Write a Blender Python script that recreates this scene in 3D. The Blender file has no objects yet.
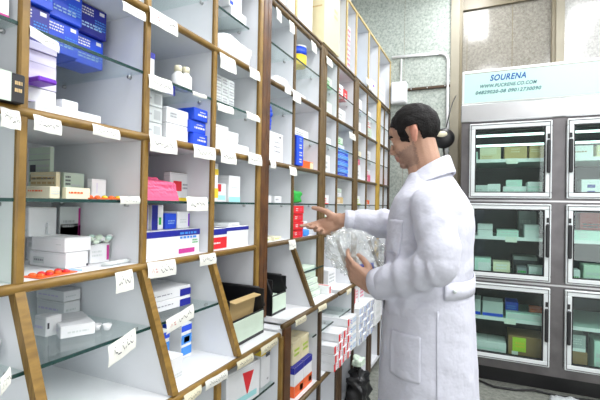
import bpy, bmesh, math, random
import numpy as np
from mathutils import Vector, Matrix, noise
random.seed(7)
S = bpy.context.scene
COL = S.collection

# ------------------------------------------------------------------ camera
F_PX, YAW, PITCH, ROLL, EYE = 413.06, .42617, .0089, .018258, 1.35
_cy, _sy = math.cos(YAW), math.sin(YAW)
FW = Vector((-_sy*math.cos(PITCH), _cy*math.cos(PITCH), math.sin(PITCH)))
_rt = Vector((_cy, _sy, 0)); _up = _rt.cross(FW)
RT = _rt*math.cos(ROLL) + _up*math.sin(ROLL)
UP = -_rt*math.sin(ROLL) + _up*math.cos(ROLL)
cam = bpy.data.cameras.new('camera'); cam.sensor_width = 36; cam.lens = F_PX/600*36
cam.clip_start = .02
camo = bpy.data.objects.new('camera', cam); COL.objects.link(camo)
camo.matrix_world = Matrix((( RT.x, UP.x, -FW.x, 0), (RT.y, UP.y, -FW.y, 0), (RT.z, UP.z, -FW.z, EYE), (0, 0, 0, 1)))
S.camera = camo

# ------------------------------------------------------------------ world, lights, exposure
S.view_settings.view_transform = 'Standard'; S.view_settings.look = 'None'
S.view_settings.exposure = 0.17; S.view_settings.gamma = 1; S.view_settings.use_curve_mapping = False
W = bpy.data.worlds.new('world'); S.world = W; W.use_nodes = True
W.node_tree.nodes['Background'].inputs[0].default_value = (.93, .96, 1, 1)
W.node_tree.nodes['Background'].inputs[1].default_value = .30
def area(name, loc, rot, sx, sy, watts, col=(1, 1, 1)):
    l = bpy.data.lights.new(name, 'AREA'); l.shape = 'RECTANGLE'; l.size = sx; l.size_y = sy
    l.energy = watts; l.color = col
    o = bpy.data.objects.new(name, l); COL.objects.link(o); o.location = loc; o.rotation_euler = rot
    return o
CEIL = 3.6
LAMPS = [(.95, .1), (.95, 1.5), (.95, 2.9), (2.3, .3), (2.3, 1.7), (2.3, 3.1), (-.15, 3.6), (0, 1.2)]
for lx, ly in LAMPS:
    area('ceiling_lamp_light', (lx, ly, CEIL-.09), (0, 0, 0), .25, 1.1, 22, (.985, .985, 1))
# added fill light, set before the unseen opening behind the camera
area('added_camera_side_fill', (1.9, -2.95, 1.5), (math.radians(90), 0, math.radians(18)), 1.9, 2.4, 55, (.97, .99, 1))

# ------------------------------------------------------------------ pixel measurement helper (points on real planes)
def at(x, y, ax, val):
    d = FW + RT*((x-300)/F_PX) - UP*((y-200)/F_PX)
    o = Vector((0, 0, EYE)); i = 'XYZ'.index(ax)
    return o + d*((val-o[i])/d[i])

# ------------------------------------------------------------------ materials
def mat(name, col, rough=.5, metal=0, noise_scale=None, noise_amt=.06, bump=0, bump_scale=60, emit=None, spec=None):
    m = bpy.data.materials.new(name); m.use_nodes = True
    nt = m.node_tree; b = nt.nodes['Principled BSDF']
    b.inputs['Base Color'].default_value = (*col, 1); b.inputs['Roughness'].default_value = rough
    b.inputs['Metallic'].default_value = metal
    if spec is not None: b.inputs['Specular IOR Level'].default_value = spec
    if noise_scale:
        tc = nt.nodes.new('ShaderNodeTexCoord'); n = nt.nodes.new('ShaderNodeTexNoise')
        n.inputs['Scale'].default_value = noise_scale; n.inputs['Detail'].default_value = 4
        mx = nt.nodes.new('ShaderNodeMix'); mx.data_type = 'RGBA'
        mx.inputs[6].default_value = (*[max(0, c*(1-noise_amt*1.6)) for c in col], 1)
        mx.inputs[7].default_value = (*[min(1, c*(1+noise_amt)) for c in col], 1)
        nt.links.new(tc.outputs['Object'], n.inputs['Vector']); nt.links.new(n.outputs['Fac'], mx.inputs[0])
        nt.links.new(mx.outputs[2], b.inputs['Base Color'])
    if bump:
        tc = nt.nodes.new('ShaderNodeTexCoord'); n2 = nt.nodes.new('ShaderNodeTexNoise')
        n2.inputs['Scale'].default_value = bump_scale; n2.inputs['Detail'].default_value = 3
        bp = nt.nodes.new('ShaderNodeBump'); bp.inputs['Strength'].default_value = bump; bp.inputs['Distance'].default_value = .02
        nt.links.new(tc.outputs['Object'], n2.inputs['Vector'])
        nt.links.new(n2.outputs['Fac'], bp.inputs['Height']); nt.links.new(bp.outputs['Normal'], b.inputs['Normal'])
    if emit:
        b.inputs['Emission Color'].default_value = (*emit[0], 1); b.inputs['Emission Strength'].default_value = emit[1]
    return m
def wood(name, c1, c2, rough=.4):
    m = mat(name, c1, rough); nt = m.node_tree; b = nt.nodes['Principled BSDF']
    tc = nt.nodes.new('ShaderNodeTexCoord'); mp = nt.nodes.new('ShaderNodeMapping')
    mp.inputs['Scale'].default_value = (60, 5, 5)
    n = nt.nodes.new('ShaderNodeTexNoise'); n.inputs['Scale'].default_value = 3; n.inputs['Detail'].default_value = 6
    r = nt.nodes.new('ShaderNodeValToRGB'); r.color_ramp.elements[0].position = .3; r.color_ramp.elements[1].position = .7
    r.color_ramp.elements[0].color = (*c2, 1); r.color_ramp.elements[1].color = (*c1, 1)
    nt.links.new(tc.outputs['Object'], mp.inputs[0]); nt.links.new(mp.outputs[0], n.inputs['Vector'])
    nt.links.new(n.outputs['Fac'], r.inputs[0]); nt.links.new(r.outputs[0], b.inputs['Base Color'])
    return m
def granite(name, c1, c2, rough, scale=60):
    m = mat(name, c1, rough); nt = m.node_tree; b = nt.nodes['Principled BSDF']
    tc = nt.nodes.new('ShaderNodeTexCoord')
    n = nt.nodes.new('ShaderNodeTexNoise'); n.inputs['Scale'].default_value = scale; n.inputs['Detail'].default_value = 6; n.inputs['Roughness'].default_value = .75
    r = nt.nodes.new('ShaderNodeValToRGB'); r.color_ramp.elements[0].position = .36; r.color_ramp.elements[1].position = .62
    r.color_ramp.elements[0].color = (*c2, 1); r.color_ramp.elements[1].color = (*c1, 1)
    nt.links.new(tc.outputs['Object'], n.inputs['Vector']); nt.links.new(n.outputs['Fac'], r.inputs[0]); nt.links.new(r.outputs[0], b.inputs['Base Color'])
    return m
def glassy(name, tint, gloss=.12, rough=.02, gtint=(1, 1, 1), milky=0):
    m = bpy.data.materials.new(name); m.use_nodes = True; nt = m.node_tree; nt.nodes.clear()
    out = nt.nodes.new('ShaderNodeOutputMaterial'); t = nt.nodes.new('ShaderNodeBsdfTransparent'); g = nt.nodes.new('ShaderNodeBsdfGlossy')
    t.inputs[0].default_value = (*tint, 1); g.inputs['Roughness'].default_value = rough; g.inputs[0].default_value = (*gtint, 1)
    lw = nt.nodes.new('ShaderNodeLayerWeight'); lw.inputs[0].default_value = .5
    fr = nt.nodes.new('ShaderNodeMath'); fr.operation = 'POWER'; fr.inputs[1].default_value = 4; nt.links.new(lw.outputs['Facing'], fr.inputs[0])
    ad = nt.nodes.new('ShaderNodeMath'); ad.operation = 'MULTIPLY_ADD'; ad.inputs[1].default_value = .30; ad.inputs[2].default_value = gloss; ad.use_clamp = True
    mx = nt.nodes.new('ShaderNodeMixShader'); nt.links.new(fr.outputs[0], ad.inputs[0]); nt.links.new(ad.outputs[0], mx.inputs[0])
    nt.links.new(t.outputs[0], mx.inputs[1]); nt.links.new(g.outputs[0], mx.inputs[2])
    if milky:
        df = nt.nodes.new('ShaderNodeBsdfDiffuse'); df.inputs[0].default_value = (.9, .92, .92, 1); m2 = nt.nodes.new('ShaderNodeMixShader'); m2.inputs[0].default_value = milky
        nt.links.new(mx.outputs[0], m2.inputs[1]); nt.links.new(df.outputs[0], m2.inputs[2]); nt.links.new(m2.outputs[0], out.inputs[0])
    else: nt.links.new(mx.outputs[0], out.inputs[0])
    return m
M = {}
M['laminate'] = mat('white_laminate', (.80, .82, .855), .45, noise_scale=6, noise_amt=.05)
M['ledge'] = mat('white_ledge_laminate', (.86, .87, .89), .35, noise_scale=5, noise_amt=.03)
M['oak'] = wood('oak_edge', (.30, .175, .035), (.17, .092, .016))
M['oaklight'] = wood('pale_oak_edge', (.62, .47, .2), (.5, .36, .13))
M['yellowwood'] = wood('yellow_wood', (.60, .40, .07), (.48, .3, .04))
M['brown'] = wood('brown_wood', (.14, .055, .015), (.06, .022, .008))
M['olive'] = wood('olive_brown_wood', (.15, .09, .028), (.085, .05, .016))
M['darkwood'] = wood('dark_wood', (.085, .05, .025), (.05, .03, .018))
M['glass'] = glassy('shelf_glass', (.94, .975, .965), .05)
M['glassedge'] = mat('glass_edge_green', (.015, .05, .045), .15)
M['doorglass'] = glassy('door_glass', (.86, .955, .92), .03)
M['steel'] = mat('brushed_steel', (.55, .55, .56), .32, 1, noise_scale=3, noise_amt=.15)
M['steeldark'] = mat('worn_steel', (.17, .16, .165), .38, .85, noise_scale=8, noise_amt=.3)
M['alu'] = mat('white_aluminium', (.72, .76, .77), .35, .1)
M['black'] = mat('black_plastic', (.012, .012, .014), .4)
M['gasket'] = mat('grey_gasket', (.10, .10, .105), .6)
M['blackrubber'] = mat('black_rubber', (.02, .02, .022), .7)
M['granite'] = granite('light_granite', (.54, .585, .54), (.28, .325, .295), .22, 45)
M['granitewarm'] = granite('warm_granite', (.29, .275, .24), (.17, .16, .135), .12, 55)
M['granitegrey'] = granite('grey_granite', (.52, .52, .50), (.33, .33, .32), .15, 55)
M['floor'] = granite('floor_stone', (.29, .3, .265), (.12, .13, .115), .35, 30)
M['plaster'] = mat('plaster', (.75, .75, .73), .8, noise_scale=4)
M['trim'] = mat('beige_trim', (.30, .275, .21), .5, noise_scale=10)
M['trimdark'] = mat('olive_trim', (.17, .145, .09), .4, noise_scale=10)
M['skin'] = mat('skin', (.47, .27, .185), .5, noise_scale=30, noise_amt=.1, bump=.15, bump_scale=220)
M['stubble'] = mat('stubbled_skin', (.33, .20, .145), .55, noise_scale=260, noise_amt=.22)
M['lip'] = mat('lip', (.40, .19, .14), .45)
M['ear'] = mat('ear_skin', (.58, .26, .18), .5, noise_scale=40, noise_amt=.1)
M['hair'] = mat('black_hair', (.007, .006, .006), .65, bump=.35, bump_scale=200, spec=.2)
M['coat'] = mat('white_coat_cotton', (.60, .605, .69), .85, bump=.5, bump_scale=16)
M['trousers'] = mat('dark_trousers', (.03, .03, .035), .8, bump=.3, bump_scale=40)
M['shoe'] = mat('shoe_leather', (.02, .015, .012), .35)
M['eye'] = mat('eye_white', (.7, .68, .65), .2); M['iris'] = mat('iris_brown', (.03, .015, .008), .2)
M['sign'] = mat('sign_panel', (.42, .64, .59), .4, emit=((.7, 1, .93), .10))
M['signframe'] = mat('sign_frame', (.75, .78, .76), .4, emit=((.95, 1, .98), .08))
M['tube'] = mat('lamp_tube', (.9, .9, .9), .4, emit=((.95, .98, 1), 9))
M['fridgetube'] = mat('fridge_tube', (.9, .9, .9), .4, emit=((.85, 1, .97), 2.6))
M['plasticbag'] = glassy('clear_bag_plastic', (.965, .98, .975), .11, .16, milky=.24)
PAL = {'white': (.80, .81, .83), 'cream': (.80, .75, .56), 'blue': (.012, .075, .68), 'navy': (.015, .02, .30), 'sky': (.06, .28, .78),
       'grey': (.42, .45, .46), 'palegrey': (.62, .66, .66), 'red': (.72, .02, .03), 'pink': (.78, .12, .25), 'magenta': (.5, .03, .25),
       'orange': (.85, .13, .02), 'yellow': (.80, .58, .03), 'green': (.03, .42, .06), 'lime': (.45, .68, .03), 'brown': (.30, .17, .07),
       'cardboard': (.60, .43, .20), 'beige': (.74, .66, .42), 'black': (.015, .015, .018), 'ink': (.06, .06, .08), 'mint': (.58, .78, .71),
       'lilac': (.66, .62, .82), 'purple': (.16, .02, .50), 'palegreen': (.62, .74, .62), 'aqua': (.35, .7, .72), 'lightblue': (.35, .55, .8),
       'tag': (.80, .80, .74), 'inkred': (.55, .12, .12), 'inkgrey': (.3, .3, .34)}
for k, c in PAL.items():
    M['p_'+k] = mat('print_'+k, c, .5 if k not in ('blue', 'navy', 'red') else .38, noise_scale=25, noise_amt=.05)

# ------------------------------------------------------------------ mesh helpers
class MB:
    def __init__(s): s.v = []; s.f = []; s.m = []; s.mats = []; s.smooth = []
    def mi(s, m):
        m = M[m] if isinstance(m, str) else m
        if m not in s.mats: s.mats.append(m)
        return s.mats.index(m)
    def add(s, vs, fs, m, sm=False):
        o = len(s.v); k = s.mi(m); s.v += [tuple(v) for v in vs]
        for f in fs: s.f.append([i+o for i in f]); s.m.append(k); s.smooth.append(sm)
        return s
    def box(s, x0, x1, y0, y1, z0, z1, m, c=0):
        if x0 > x1: x0, x1 = x1, x0
        if y0 > y1: y0, y1 = y1, y0
        if c <= 0:
            vs = [(x, y, z) for x in (x0, x1) for y in (y0, y1) for z in (z0, z1)]
            return s.add(vs, [(0, 1, 3, 2), (4, 6, 7, 5), (0, 4, 5, 1), (2, 3, 7, 6), (0, 2, 6, 4), (1, 5, 7, 3)], m)
        c = min(c, (x1-x0)*.3, (y1-y0)*.3, (z1-z0)*.3)
        bm = bmesh.new(); r = bmesh.ops.create_cube(bm, size=1)
        for v in bm.verts: v.co = Vector(((x0+x1)/2+v.co.x*(x1-x0), (y0+y1)/2+v.co.y*(y1-y0), (z0+z1)/2+v.co.z*(z1-z0)))
        bmesh.ops.bevel(bm, geom=list(bm.edges), offset=c, segments=1, affect='EDGES')
        bm.verts.index_update()
        vs = [v.co.copy() for v in bm.verts]; fs = [[v.index for v in f.verts] for f in bm.faces]; bm.free()
        return s.add(vs, fs, m)
    def quad(s, a, b, c, d, m): return s.add([a, b, c, d], [(0, 1, 2, 3)], m)
    def tube(s, path, r, m, n=10, cap=True, closed=False):
        P = [Vector(p) for p in path]; rs = r if isinstance(r, (list, tuple)) else [r]*len(P)
        vs = []; up = None
        for i, p in enumerate(P):
            t = (P[min(i+1, len(P)-1)]-P[max(i-1, 0)])
            t = t.normalized() if t.length > 1e-9 else Vector((0, 0, 1))
            if up is None: up = t.orthogonal().normalized()
            up = (up - t*up.dot(t)); up = up.normalized() if up.length > 1e-6 else t.orthogonal().normalized()
            w = t.cross(up)
            for k in range(n):
                a = 2*math.pi*k/n; vs.append(p+(up*math.cos(a)+w*math.sin(a))*rs[i])
        fs = []
        for i in range(len(P)-1):
            for k in range(n): fs.append((i*n+k, i*n+(k+1) % n, (i+1)*n+(k+1) % n, (i+1)*n+k))
        if cap: fs.append(tuple(range(n))[::-1]); fs.append(tuple((len(P)-1)*n+k for k in range(n)))
        return s.add(vs, fs, m, True)
    def lathe(s, prof, m, n=20, loc=(0, 0, 0)):
        vs = [(loc[0]+r*math.cos(2*math.pi*k/n), loc[1]+r*math.sin(2*math.pi*k/n), loc[2]+z) for r, z in prof for k in range(n)]
        fs = [(i*n+k, i*n+(k+1) % n, (i+1)*n+(k+1) % n, (i+1)*n+k) for i in range(len(prof)-1) for k in range(n)]
        fs.append(tuple(range(n))[::-1]); fs.append(tuple((len(prof)-1)*n+k for k in range(n)))
        return s.add(vs, fs, m, True)
    def ell(s, c, r, m, rot=None, nu=20, nv=12):
        vs = []; c = Vector(c)
        for j in range(1, nv):
            th = math.pi*j/nv
            for i in range(nu):
                ph = 2*math.pi*i/nu
                p = Vector((r[0]*math.sin(th)*math.cos(ph), r[1]*math.sin(th)*math.sin(ph), r[2]*math.cos(th)))
                vs.append(c+(rot @ p if rot else p))
        n = len(vs); q = Vector((0, 0, r[2])); vs += [c+(rot @ q if rot else q), c-(rot @ q if rot else q)]
        fs = []
        for j in range(nv-2):
            for i in range(nu): fs.append((j*nu+i, (j+1)*nu+i, (j+1)*nu+(i+1) % nu, j*nu+(i+1) % nu))
        for i in range(nu):
            fs.append((n, i, (i+1) % nu)); fs.append((n+1, (nv-2)*nu+(i+1) % nu, (nv-2)*nu+i))
        return s.add(vs, fs, m, True)
    def cap(s, a, ra, b, rb, m, n=14):
        a, b = Vector(a), Vector(b); d = b-a; L = d.length; t = d/L if L > 1e-9 else Vector((0, 0, 1))
        path = []; rs = []
        for k in range(5):
            g = math.pi/2*(k+.15)/5; path.append(a-t*ra*math.cos(g)); rs.append(ra*math.sin(g))
        path.append(a); rs.append(ra); path.append(b); rs.append(rb)
        for k in range(4, -1, -1):
            g = math.pi/2*(k+.15)/5; path.append(b+t*rb*math.cos(g)); rs.append(rb*math.sin(g))
        return s.tube(path, rs, m, n)
    def build(s, name, parent=None, origin=None, rotz=None):
        me = bpy.data.meshes.new(name)
        vs = s.v
        if origin is not None: vs = [(v[0]-origin[0], v[1]-origin[1], v[2]-origin[2]) for v in vs]
        me.from_pydata(vs, [], s.f)
        for m in s.mats: me.materials.append(m)
        me.polygons.foreach_set('material_index', s.m); me.polygons.foreach_set('use_smooth', s.smooth); me.update()
        o = bpy.data.objects.new(name, me); COL.objects.link(o)
        if origin is not None: o.location = origin
        if parent: o.parent = parent
        return o
def tag(o, label, cat, group=None):
    o['label'] = label; o['category'] = cat
    if group: o['group'] = group
    return o
def empty(name, label, cat, loc=(0, 0, 0), group=None, rz=0):
    o = bpy.data.objects.new(name, None); COL.objects.link(o); o.location = loc; o.rotation_euler = (0, 0, rz); o.empty_display_size = .1
    return tag(o, label, cat, group)
def struct(o): o['kind'] = 'structure'; return o
def bake(o):
    dg = bpy.context.evaluated_depsgraph_get(); dg.update(); e = o.evaluated_get(dg)
    me = bpy.data.meshes.new_from_object(e); o.modifiers.clear(); o.data = me; return o

# ------------------------------------------------------------------ setting
BW = 4.35
struct(MB().box(-1.5, 3.2, -3.2, BW+.3, -.1, 0, 'floor').build('floor'))
struct(MB().box(-1.5, 3.2, -3.2, BW+.3, CEIL, CEIL+.1, 'plaster').build('ceiling'))
struct(MB().box(-1.5, -1.40, -3.2, BW, 0, CEIL, 'plaster').build('wall_left'))
struct(MB().box(3.0, 3.2, -3.2, BW, 0, CEIL, 'plaster').build('wall_right'))
wb = MB()
wb.box(-1.5, -.346, BW, BW+.2, 0, CEIL, 'granite')
wb.box(-.346, .60, BW+.06, BW+.26, 0, 3.30, 'granitewarm'); wb.box(-.346, .60, BW+.03, BW+.2, 3.3, CEIL, 'trimdark')
wb.box(.60, 3.2, BW, BW+.2, 0, CEIL, 'granitegrey')
for sx in (-.205, .195): wb.box(sx-.003, sx+.003, BW+.057, BW+.0605, 0, 3.3, 'trimdark')
for sx in (-.81,): wb.box(sx-.002, sx+.002, BW-.001, BW+.01, 0, CEIL, 'trim')
struct(wb.build('wall_back'))
rw = MB(); rw.box(-1.5, 1.0, -3.2, -3.05, 0, CEIL, 'plaster').box(1.0, 3.0, -3.2, -3.05, 2.8, CEIL, 'plaster').box(2.85, 3.0, -3.2, -3.05, 0, 2.8, 'plaster')
struct(rw.build('wall_front'))
struct(MB().box(-.352, -.272, BW-.03, BW+.06, 0, CEIL, 'trim').box(-.272, -.245, BW-.01, BW+.06, 0, CEIL, 'trimdark').build('trim_1'))
struct(MB().box(.545, .61, BW-.02, BW+.06, 0, CEIL, 'trim').box(.515, .545, BW, BW+.06, 0, CEIL, 'trimdark').build('trim_2'))
# ceiling lamps
for i, (lx, ly) in enumerate(LAMPS):
    e = empty('ceiling_light', 'long white fluorescent ceiling light over the aisle', 'ceiling light', (lx, ly, CEIL), 'fluorescent ceiling lights')
    MB().box(-.15, .15, -.62, .62, -.05, -.001, 'alu', .01).build('housing', e)
    for s in (-.07, .07): MB().tube([(s, -.58, -.066), (s, .58, -.066)], .014, 'tube', 10).build('tube', e)

# ------------------------------------------------------------------ shelving
XF, XB = -.95, -1.36
R1, R2, R3, R4, RT5 = 1.150, 1.543, 1.930, 2.312, 2.85     # rail centres
def zf(r): return r+.011                                      # top of a shelf board
def half_round(mb, y0, y1, x, z, r, m):
    mb.tube([(x, y0, z), (x, y1, z)], r, m, 10)
def slant_x(z, zl, xl=-.812): return XF+(R1-z)/(R1-zl)*(xl-XF)
TAGS = []
def unit(name, label, y0, y1, divs, side0, side1, ledge, edge, lowdivs):
    """one wall unit: side panels, dividers, shelf boards with moulded edges, glass shelves and a sloping bin row below"""
    u = empty(name, label, 'shelving unit', ((XF+XB)/2, y0, 0))
    inv = lambda o: setattr(o, 'matrix_parent_inverse', Matrix.Translation(-Vector(u.location))) or o
    def put(mb, nm, par=None):
        o = mb.build(nm); o.parent = par or u
        if par is None: inv(o)
        return o
    put(MB().box(XB-.02, XB, y0, y1, .06, 2.33, 'laminate'), 'back_panel')
    (a0, a1, m0), (b0, b1, m1) = side0, side1
    for (p0, p1, mm) in ((a0, a1, m0), (b0, b1, m1)):
        if p1 <= p0: continue
        sp = put(MB().box(XB, XF-.004, p0+.004, p1-.004, .06, 2.325, 'laminate'), 'side_panel')
        k = 2 if p1-p0 > .045 else 1
        for j in range(k):
            q0 = p0+(p1-p0)*j/k; q1 = p0+(p1-p0)*(j+1)/k
            put(MB().box(XF-.006, XF+.012, q0+.001, q1-.001, ledge, 2.335, mm, .004), 'edge_strip', sp)
        if p0 < 2.3 and name: put(MB().box(XF, -.822, p0+.004, p1-.004, .06, ledge-.03, 'laminate').box(-.824, -.806, p0+.004, p1-.004, .06, ledge-.02, mm, .003), 'lower_side_panel')
        else: put(MB().box(XF, -.822, p0+.004, p1-.004, .06, .378, 'laminate').box(-.824, -.806, p0+.004, p1-.004, .06, .376, 'darkwood', .003), 'lower_side_panel')
    for d in divs:
        dv = put(MB().box(XB, XF-.004, d-.009, d+.009, R1, 2.325, 'laminate'), 'divider')
        ew = .0115 if edge == 'oak' else .0085
        put(MB().box(XF-.008, XF+.008, d-ew, d+ew, R1+.008, 2.3, edge, .004), 'edge_strip', dv)
        m = MB(); t = .009; xs = slant_x(ledge, ledge)
        vs = [(XB, d-t, ledge), (xs-.01, d-t, ledge), (XF-.01, d-t, R1), (XB, d-t, R1), (XB, d+t, ledge), (xs-.01, d+t, ledge), (XF-.01, d+t, R1), (XB, d+t, R1)]
        m.add(vs, [(0, 1, 2, 3), (7, 6, 5, 4), (0, 4, 5, 1), (1, 5, 6, 2), (2, 6, 7, 3), (3, 7, 4, 0)], 'laminate')
        dv2 = put(m, 'bin_divider')
        t = .0115; e = MB(); w = .018
        vs = [(xs-w, d-t, ledge+.005), (xs+.002, d-t, ledge+.005), (XF+.008, d-t, R1), (XF-w, d-t, R1)]
        vs += [(x, d+t, z) for x, _, z in vs]
        e.add(vs, [(0, 1, 2, 3), (7, 6, 5, 4), (0, 4, 5, 1), (1, 5, 6, 2), (2, 6, 7, 3), (3, 7, 4, 0)], edge)
        put(e, 'edge_strip', dv2)
    i0, i1 = a1, b0
    for r in (R1, R2, R3, R4):
        b = put(MB().box(XB, XF-.002, i0, i1, r-.011, r+.011, 'ledge' if r == R1 else 'laminate'), 'shelf_board')
        m = MB(); half_round(m, i0, i1, XF+.001, r, .0125, edge); put(m, 'edge_moulding', b)
    b = put(MB().box(XB, -.82, i0, i1, ledge-.022, ledge, 'ledge'), 'bin_ledge')
    m = MB(); half_round(m, a0 if a1 > a0 else i0, i1, -.817, ledge-.011, .0125, edge); put(m, 'edge_moulding', b)
    b = put(MB().box(XB, -.82, i0, i1, .40-.022, .40, 'ledge'), 'lower_shelf_board')
    m = MB(); half_round(m, i0, i1, -.817, .389, .0125, edge); put(m, 'edge_moulding', b)
    put(MB().box(XB, -.82, i0, i1, .06, .09, 'laminate').box(XB, -.86, y0, y1, 0, .06, 'darkwood'), 'plinth')
    for d in lowdivs:
        dv = put(MB().box(XB, -.826, d-.009, d+.009, .09, ledge-.022, 'laminate'), 'lower_divider')
        put(MB().box(-.828, -.81, d-.012, d+.012, .09, ledge-.022, 'darkwood' if d > 1.5 else edge, .003), 'edge_strip', dv)
    def glass(p0, p1, z, x1=XF-.004, x0=XB):
        m = MB(); t = .004
        m.box(x0, x1, p0, p1, z-t, z+t, 'glass')
        g = put(m, 'glass_shelf')
        put(MB().box(x1, x1+.003, p0, p1, z-t, z+t, 'glassedge'), 'polished_edge', g)
        for q in (p0+.01, p1-.01):
            for xx in (x1-.05, x0+.06): put(MB().tube([(xx, q-.01 if q == p0+.01 else q+.01, z-.010), (xx, q, z-.010)], .006, 'steel', 8), 'shelf_pin', g)
    def label_tag(px0, px1, py, h, x=XF+.0155, ink='ink', red=False, rise=0, base='tag', lean=.10):
        """a slip of paper hung over a shelf edge, with handwritten strokes"""
        p = at(px0, py, 'X', x); q = at(px1, py, 'X', x)
        y0_, y1_ = p.y, q.y; zt = (at((px0+px1)/2, py, 'X', x)).z
        m = MB(); NU, NV = 6, 5; wv = random.uniform(-.0025, .0025); skew = random.uniform(-.002, .002)+rise
        def pos(u, v, off=0):
            bulge = .004*math.sin(v*math.pi*.9)+wv*math.sin(u*5)*v
            return (x+off+bulge+lean*h*v*(.6+.4*u), y0_+(y1_-y0_)*u, zt-h*v+skew*(u-.5)*2+.0007*math.sin(u*9))
        vs = [pos(i/NU, j/NV) for j in range(NV+1) for i in range(NU+1)]
        fs = [(j*(NU+1)+i, j*(NU+1)+i+1, (j+1)*(NU+1)+i+1, (j+1)*(NU+1)+i) for j in range(NV) for i in range(NU)]
        m.add(vs, fs, 'p_'+base, True)
        th = h*.05
        def stroke(pts, c):
            for (u0, v0), (u1, v1) in zip(pts[:-1], pts[1:]):
                a, b = pos(u0, v0, .0012), pos(u1, v1, .0012)
                m.quad(a, b, (b[0], b[1], b[2]-th), (a[0], a[1], a[2]-th), 'p_'+c)
        u = .42 if red else .16
        while u < .84:
            n = random.randint(3, 5); w = random.uniform(.09, .17); v = .5+random.uniform(-.06, .06)
            pts = [(u+w*k/n, v+random.choice((-.14, -.05, .05, .12))) for k in range(n+1)]; stroke(pts, ink)
            if random.random() < .8: stroke([(u+w*.4, v-.24), (u+w*.4+.02, v-.22)], ink)
            u += w+random.uniform(.0, .03)
        if red: stroke([(.12, .62), (.17, .42), (.2, .64)], 'inkred'); stroke([(.24, .44), (.3, .42), (.26, .62), (.32, .6)], 'inkred')
        o = put(m, 'shelf_label')
        return o
    return u, put, glass, label_tag

G = 1.738
A, putA, glassA, tagA = unit('wall_shelving_unit', 'oak-edged white wall unit holding the pink bag and the blue lettered cartons', .19, 1.635,
    [.58, .945, 1.284], (.19, .215, 'oak'), (1.605, 1.635, 'oak'), .787, 'oak', [.58, .87, 1.16])
B, putB, glassB, tagB = unit('wall_shelving_unit', 'two-bay wall unit with dark brown posts beside the outstretched hand', 1.638, 2.398,
    [1.99], (1.638, 1.712, 'brown'), (2.352, 2.398, 'olive'), .815, 'olive', [2.09])
Cc, putC, glassC, tagC = unit('wall_shelving_unit', 'wall unit holding the tall stack of bright blue packs', 2.40, 3.11,
    [2.69], (2.40, 2.455, 'olive'), (3.06, 3.11, 'olive'), .815, 'olive', [2.7])
D, putD, glassD, tagD = unit('wall_shelving_unit', 'narrow-looking wall unit between the blue-pack unit and the yellow post', 3.112, 3.84,
    [3.45], (3.112, 3.17, 'olive'), (3.79, 3.84, 'yellowwood'), .815, 'olive', [3.45])
Eu, putE, glassE, tagE = unit('wall_shelving_unit', 'last wall unit by the granite wall, with a yellow post', 3.842, 4.34,
    [4.09], (3.842, 3.90, 'yellowwood'), (4.29, 4.34, 'darkwood'), .815, 'olive', [4.09])
bays = {'A1': (.216, .570), 'A2': (.590, .935), 'A3': (.955, 1.274), 'A4': (1.294, 1.604), 'B1': (1.713, 1.98), 'B2': (2.0, 2.351),
        'C1': (2.456, 2.68), 'C2': (2.70, 3.059), 'D1': (3.171, 3.44), 'D2': (3.46, 3.789), 'E1': (3.901, 4.08), 'E2': (4.1, 4.289)}
for b, g in (('A1', glassA), ('A2', glassA), ('A3', glassA), ('A4', glassA), ('B1', glassB), ('B2', glassB), ('C1', glassC), ('C2', glassC), ('D1', glassD), ('D2', glassD), ('E1', glassE), ('E2', glassE)):
    p0, p1 = bays[b]
    for z in (G, 1.347, 2.12):
        zz = {('B1', G): 1.83, ('B2', G): 1.72, ('A4', 2.12): 2.14, ('B2', 2.12): 2.135}.get((b, z), z)
        g(p0, p1, zz, x1=XF-.004 if not (b == 'A4' and z == 2.12) else -1.0)
for b, g in (('A1', glassA), ('A2', glassA), ('A3', glassA), ('B2', glassB)):
    p0, p1 = bays[b]; g(p0, p1, .975, x1=-.905)
for p0, p1, g, z in ((.881, 1.15, glassA, .60), (1.17, 1.6, glassA, .57), (2.03, 2.35, glassB, .645), (2.46, 2.69, glassC, .645), (2.71, 3.05, glassC, .645)):
    g(p0, p1, z, x1=-.835)

# overhead cabinet above the units
oc = empty('overhead_cabinet', 'open white overhead cabinet with pale oak edges along the top of the wall units', 'cabinet', ((XF+XB)/2, .19, 2.337))
def puto(mb, nm, par=None):
    o = mb.build(nm); o.parent = par or oc
    if par is None: o.matrix_parent_inverse = Matrix.Translation(-Vector(oc.location))
    return o
puto(MB().box(XB-.02, XB, .19, 4.34, 2.337, 2.86, 'laminate'), 'back_panel')
for z0, z1, nm in ((2.337, 2.352, 'bottom_panel'), (2.84, 2.86, 'top_panel')):
    b = puto(MB().box(XB, XF-.004, .19, 4.34, z0, z1, 'laminate'), nm)
    puto(MB().box(XF-.004, XF+.008, .19, 4.34, z0, z1, 'oaklight' if nm == 'top_panel' else 'olive', .003), 'edge_strip', b)
for d in (.2, .58, .945, 1.284, 1.62, 2.0, 2.86, 3.10, 3.47, 3.83, 4.33):
    dv = puto(MB().box(XB, XF-.004, d-.009, d+.009, 2.352, 2.84, 'laminate'), 'divider')
    puto(MB().box(XF-.006, XF+.006, d-.011, d+.011, 2.352, 2.84, 'oaklight', .003), 'edge_strip', dv)

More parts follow.
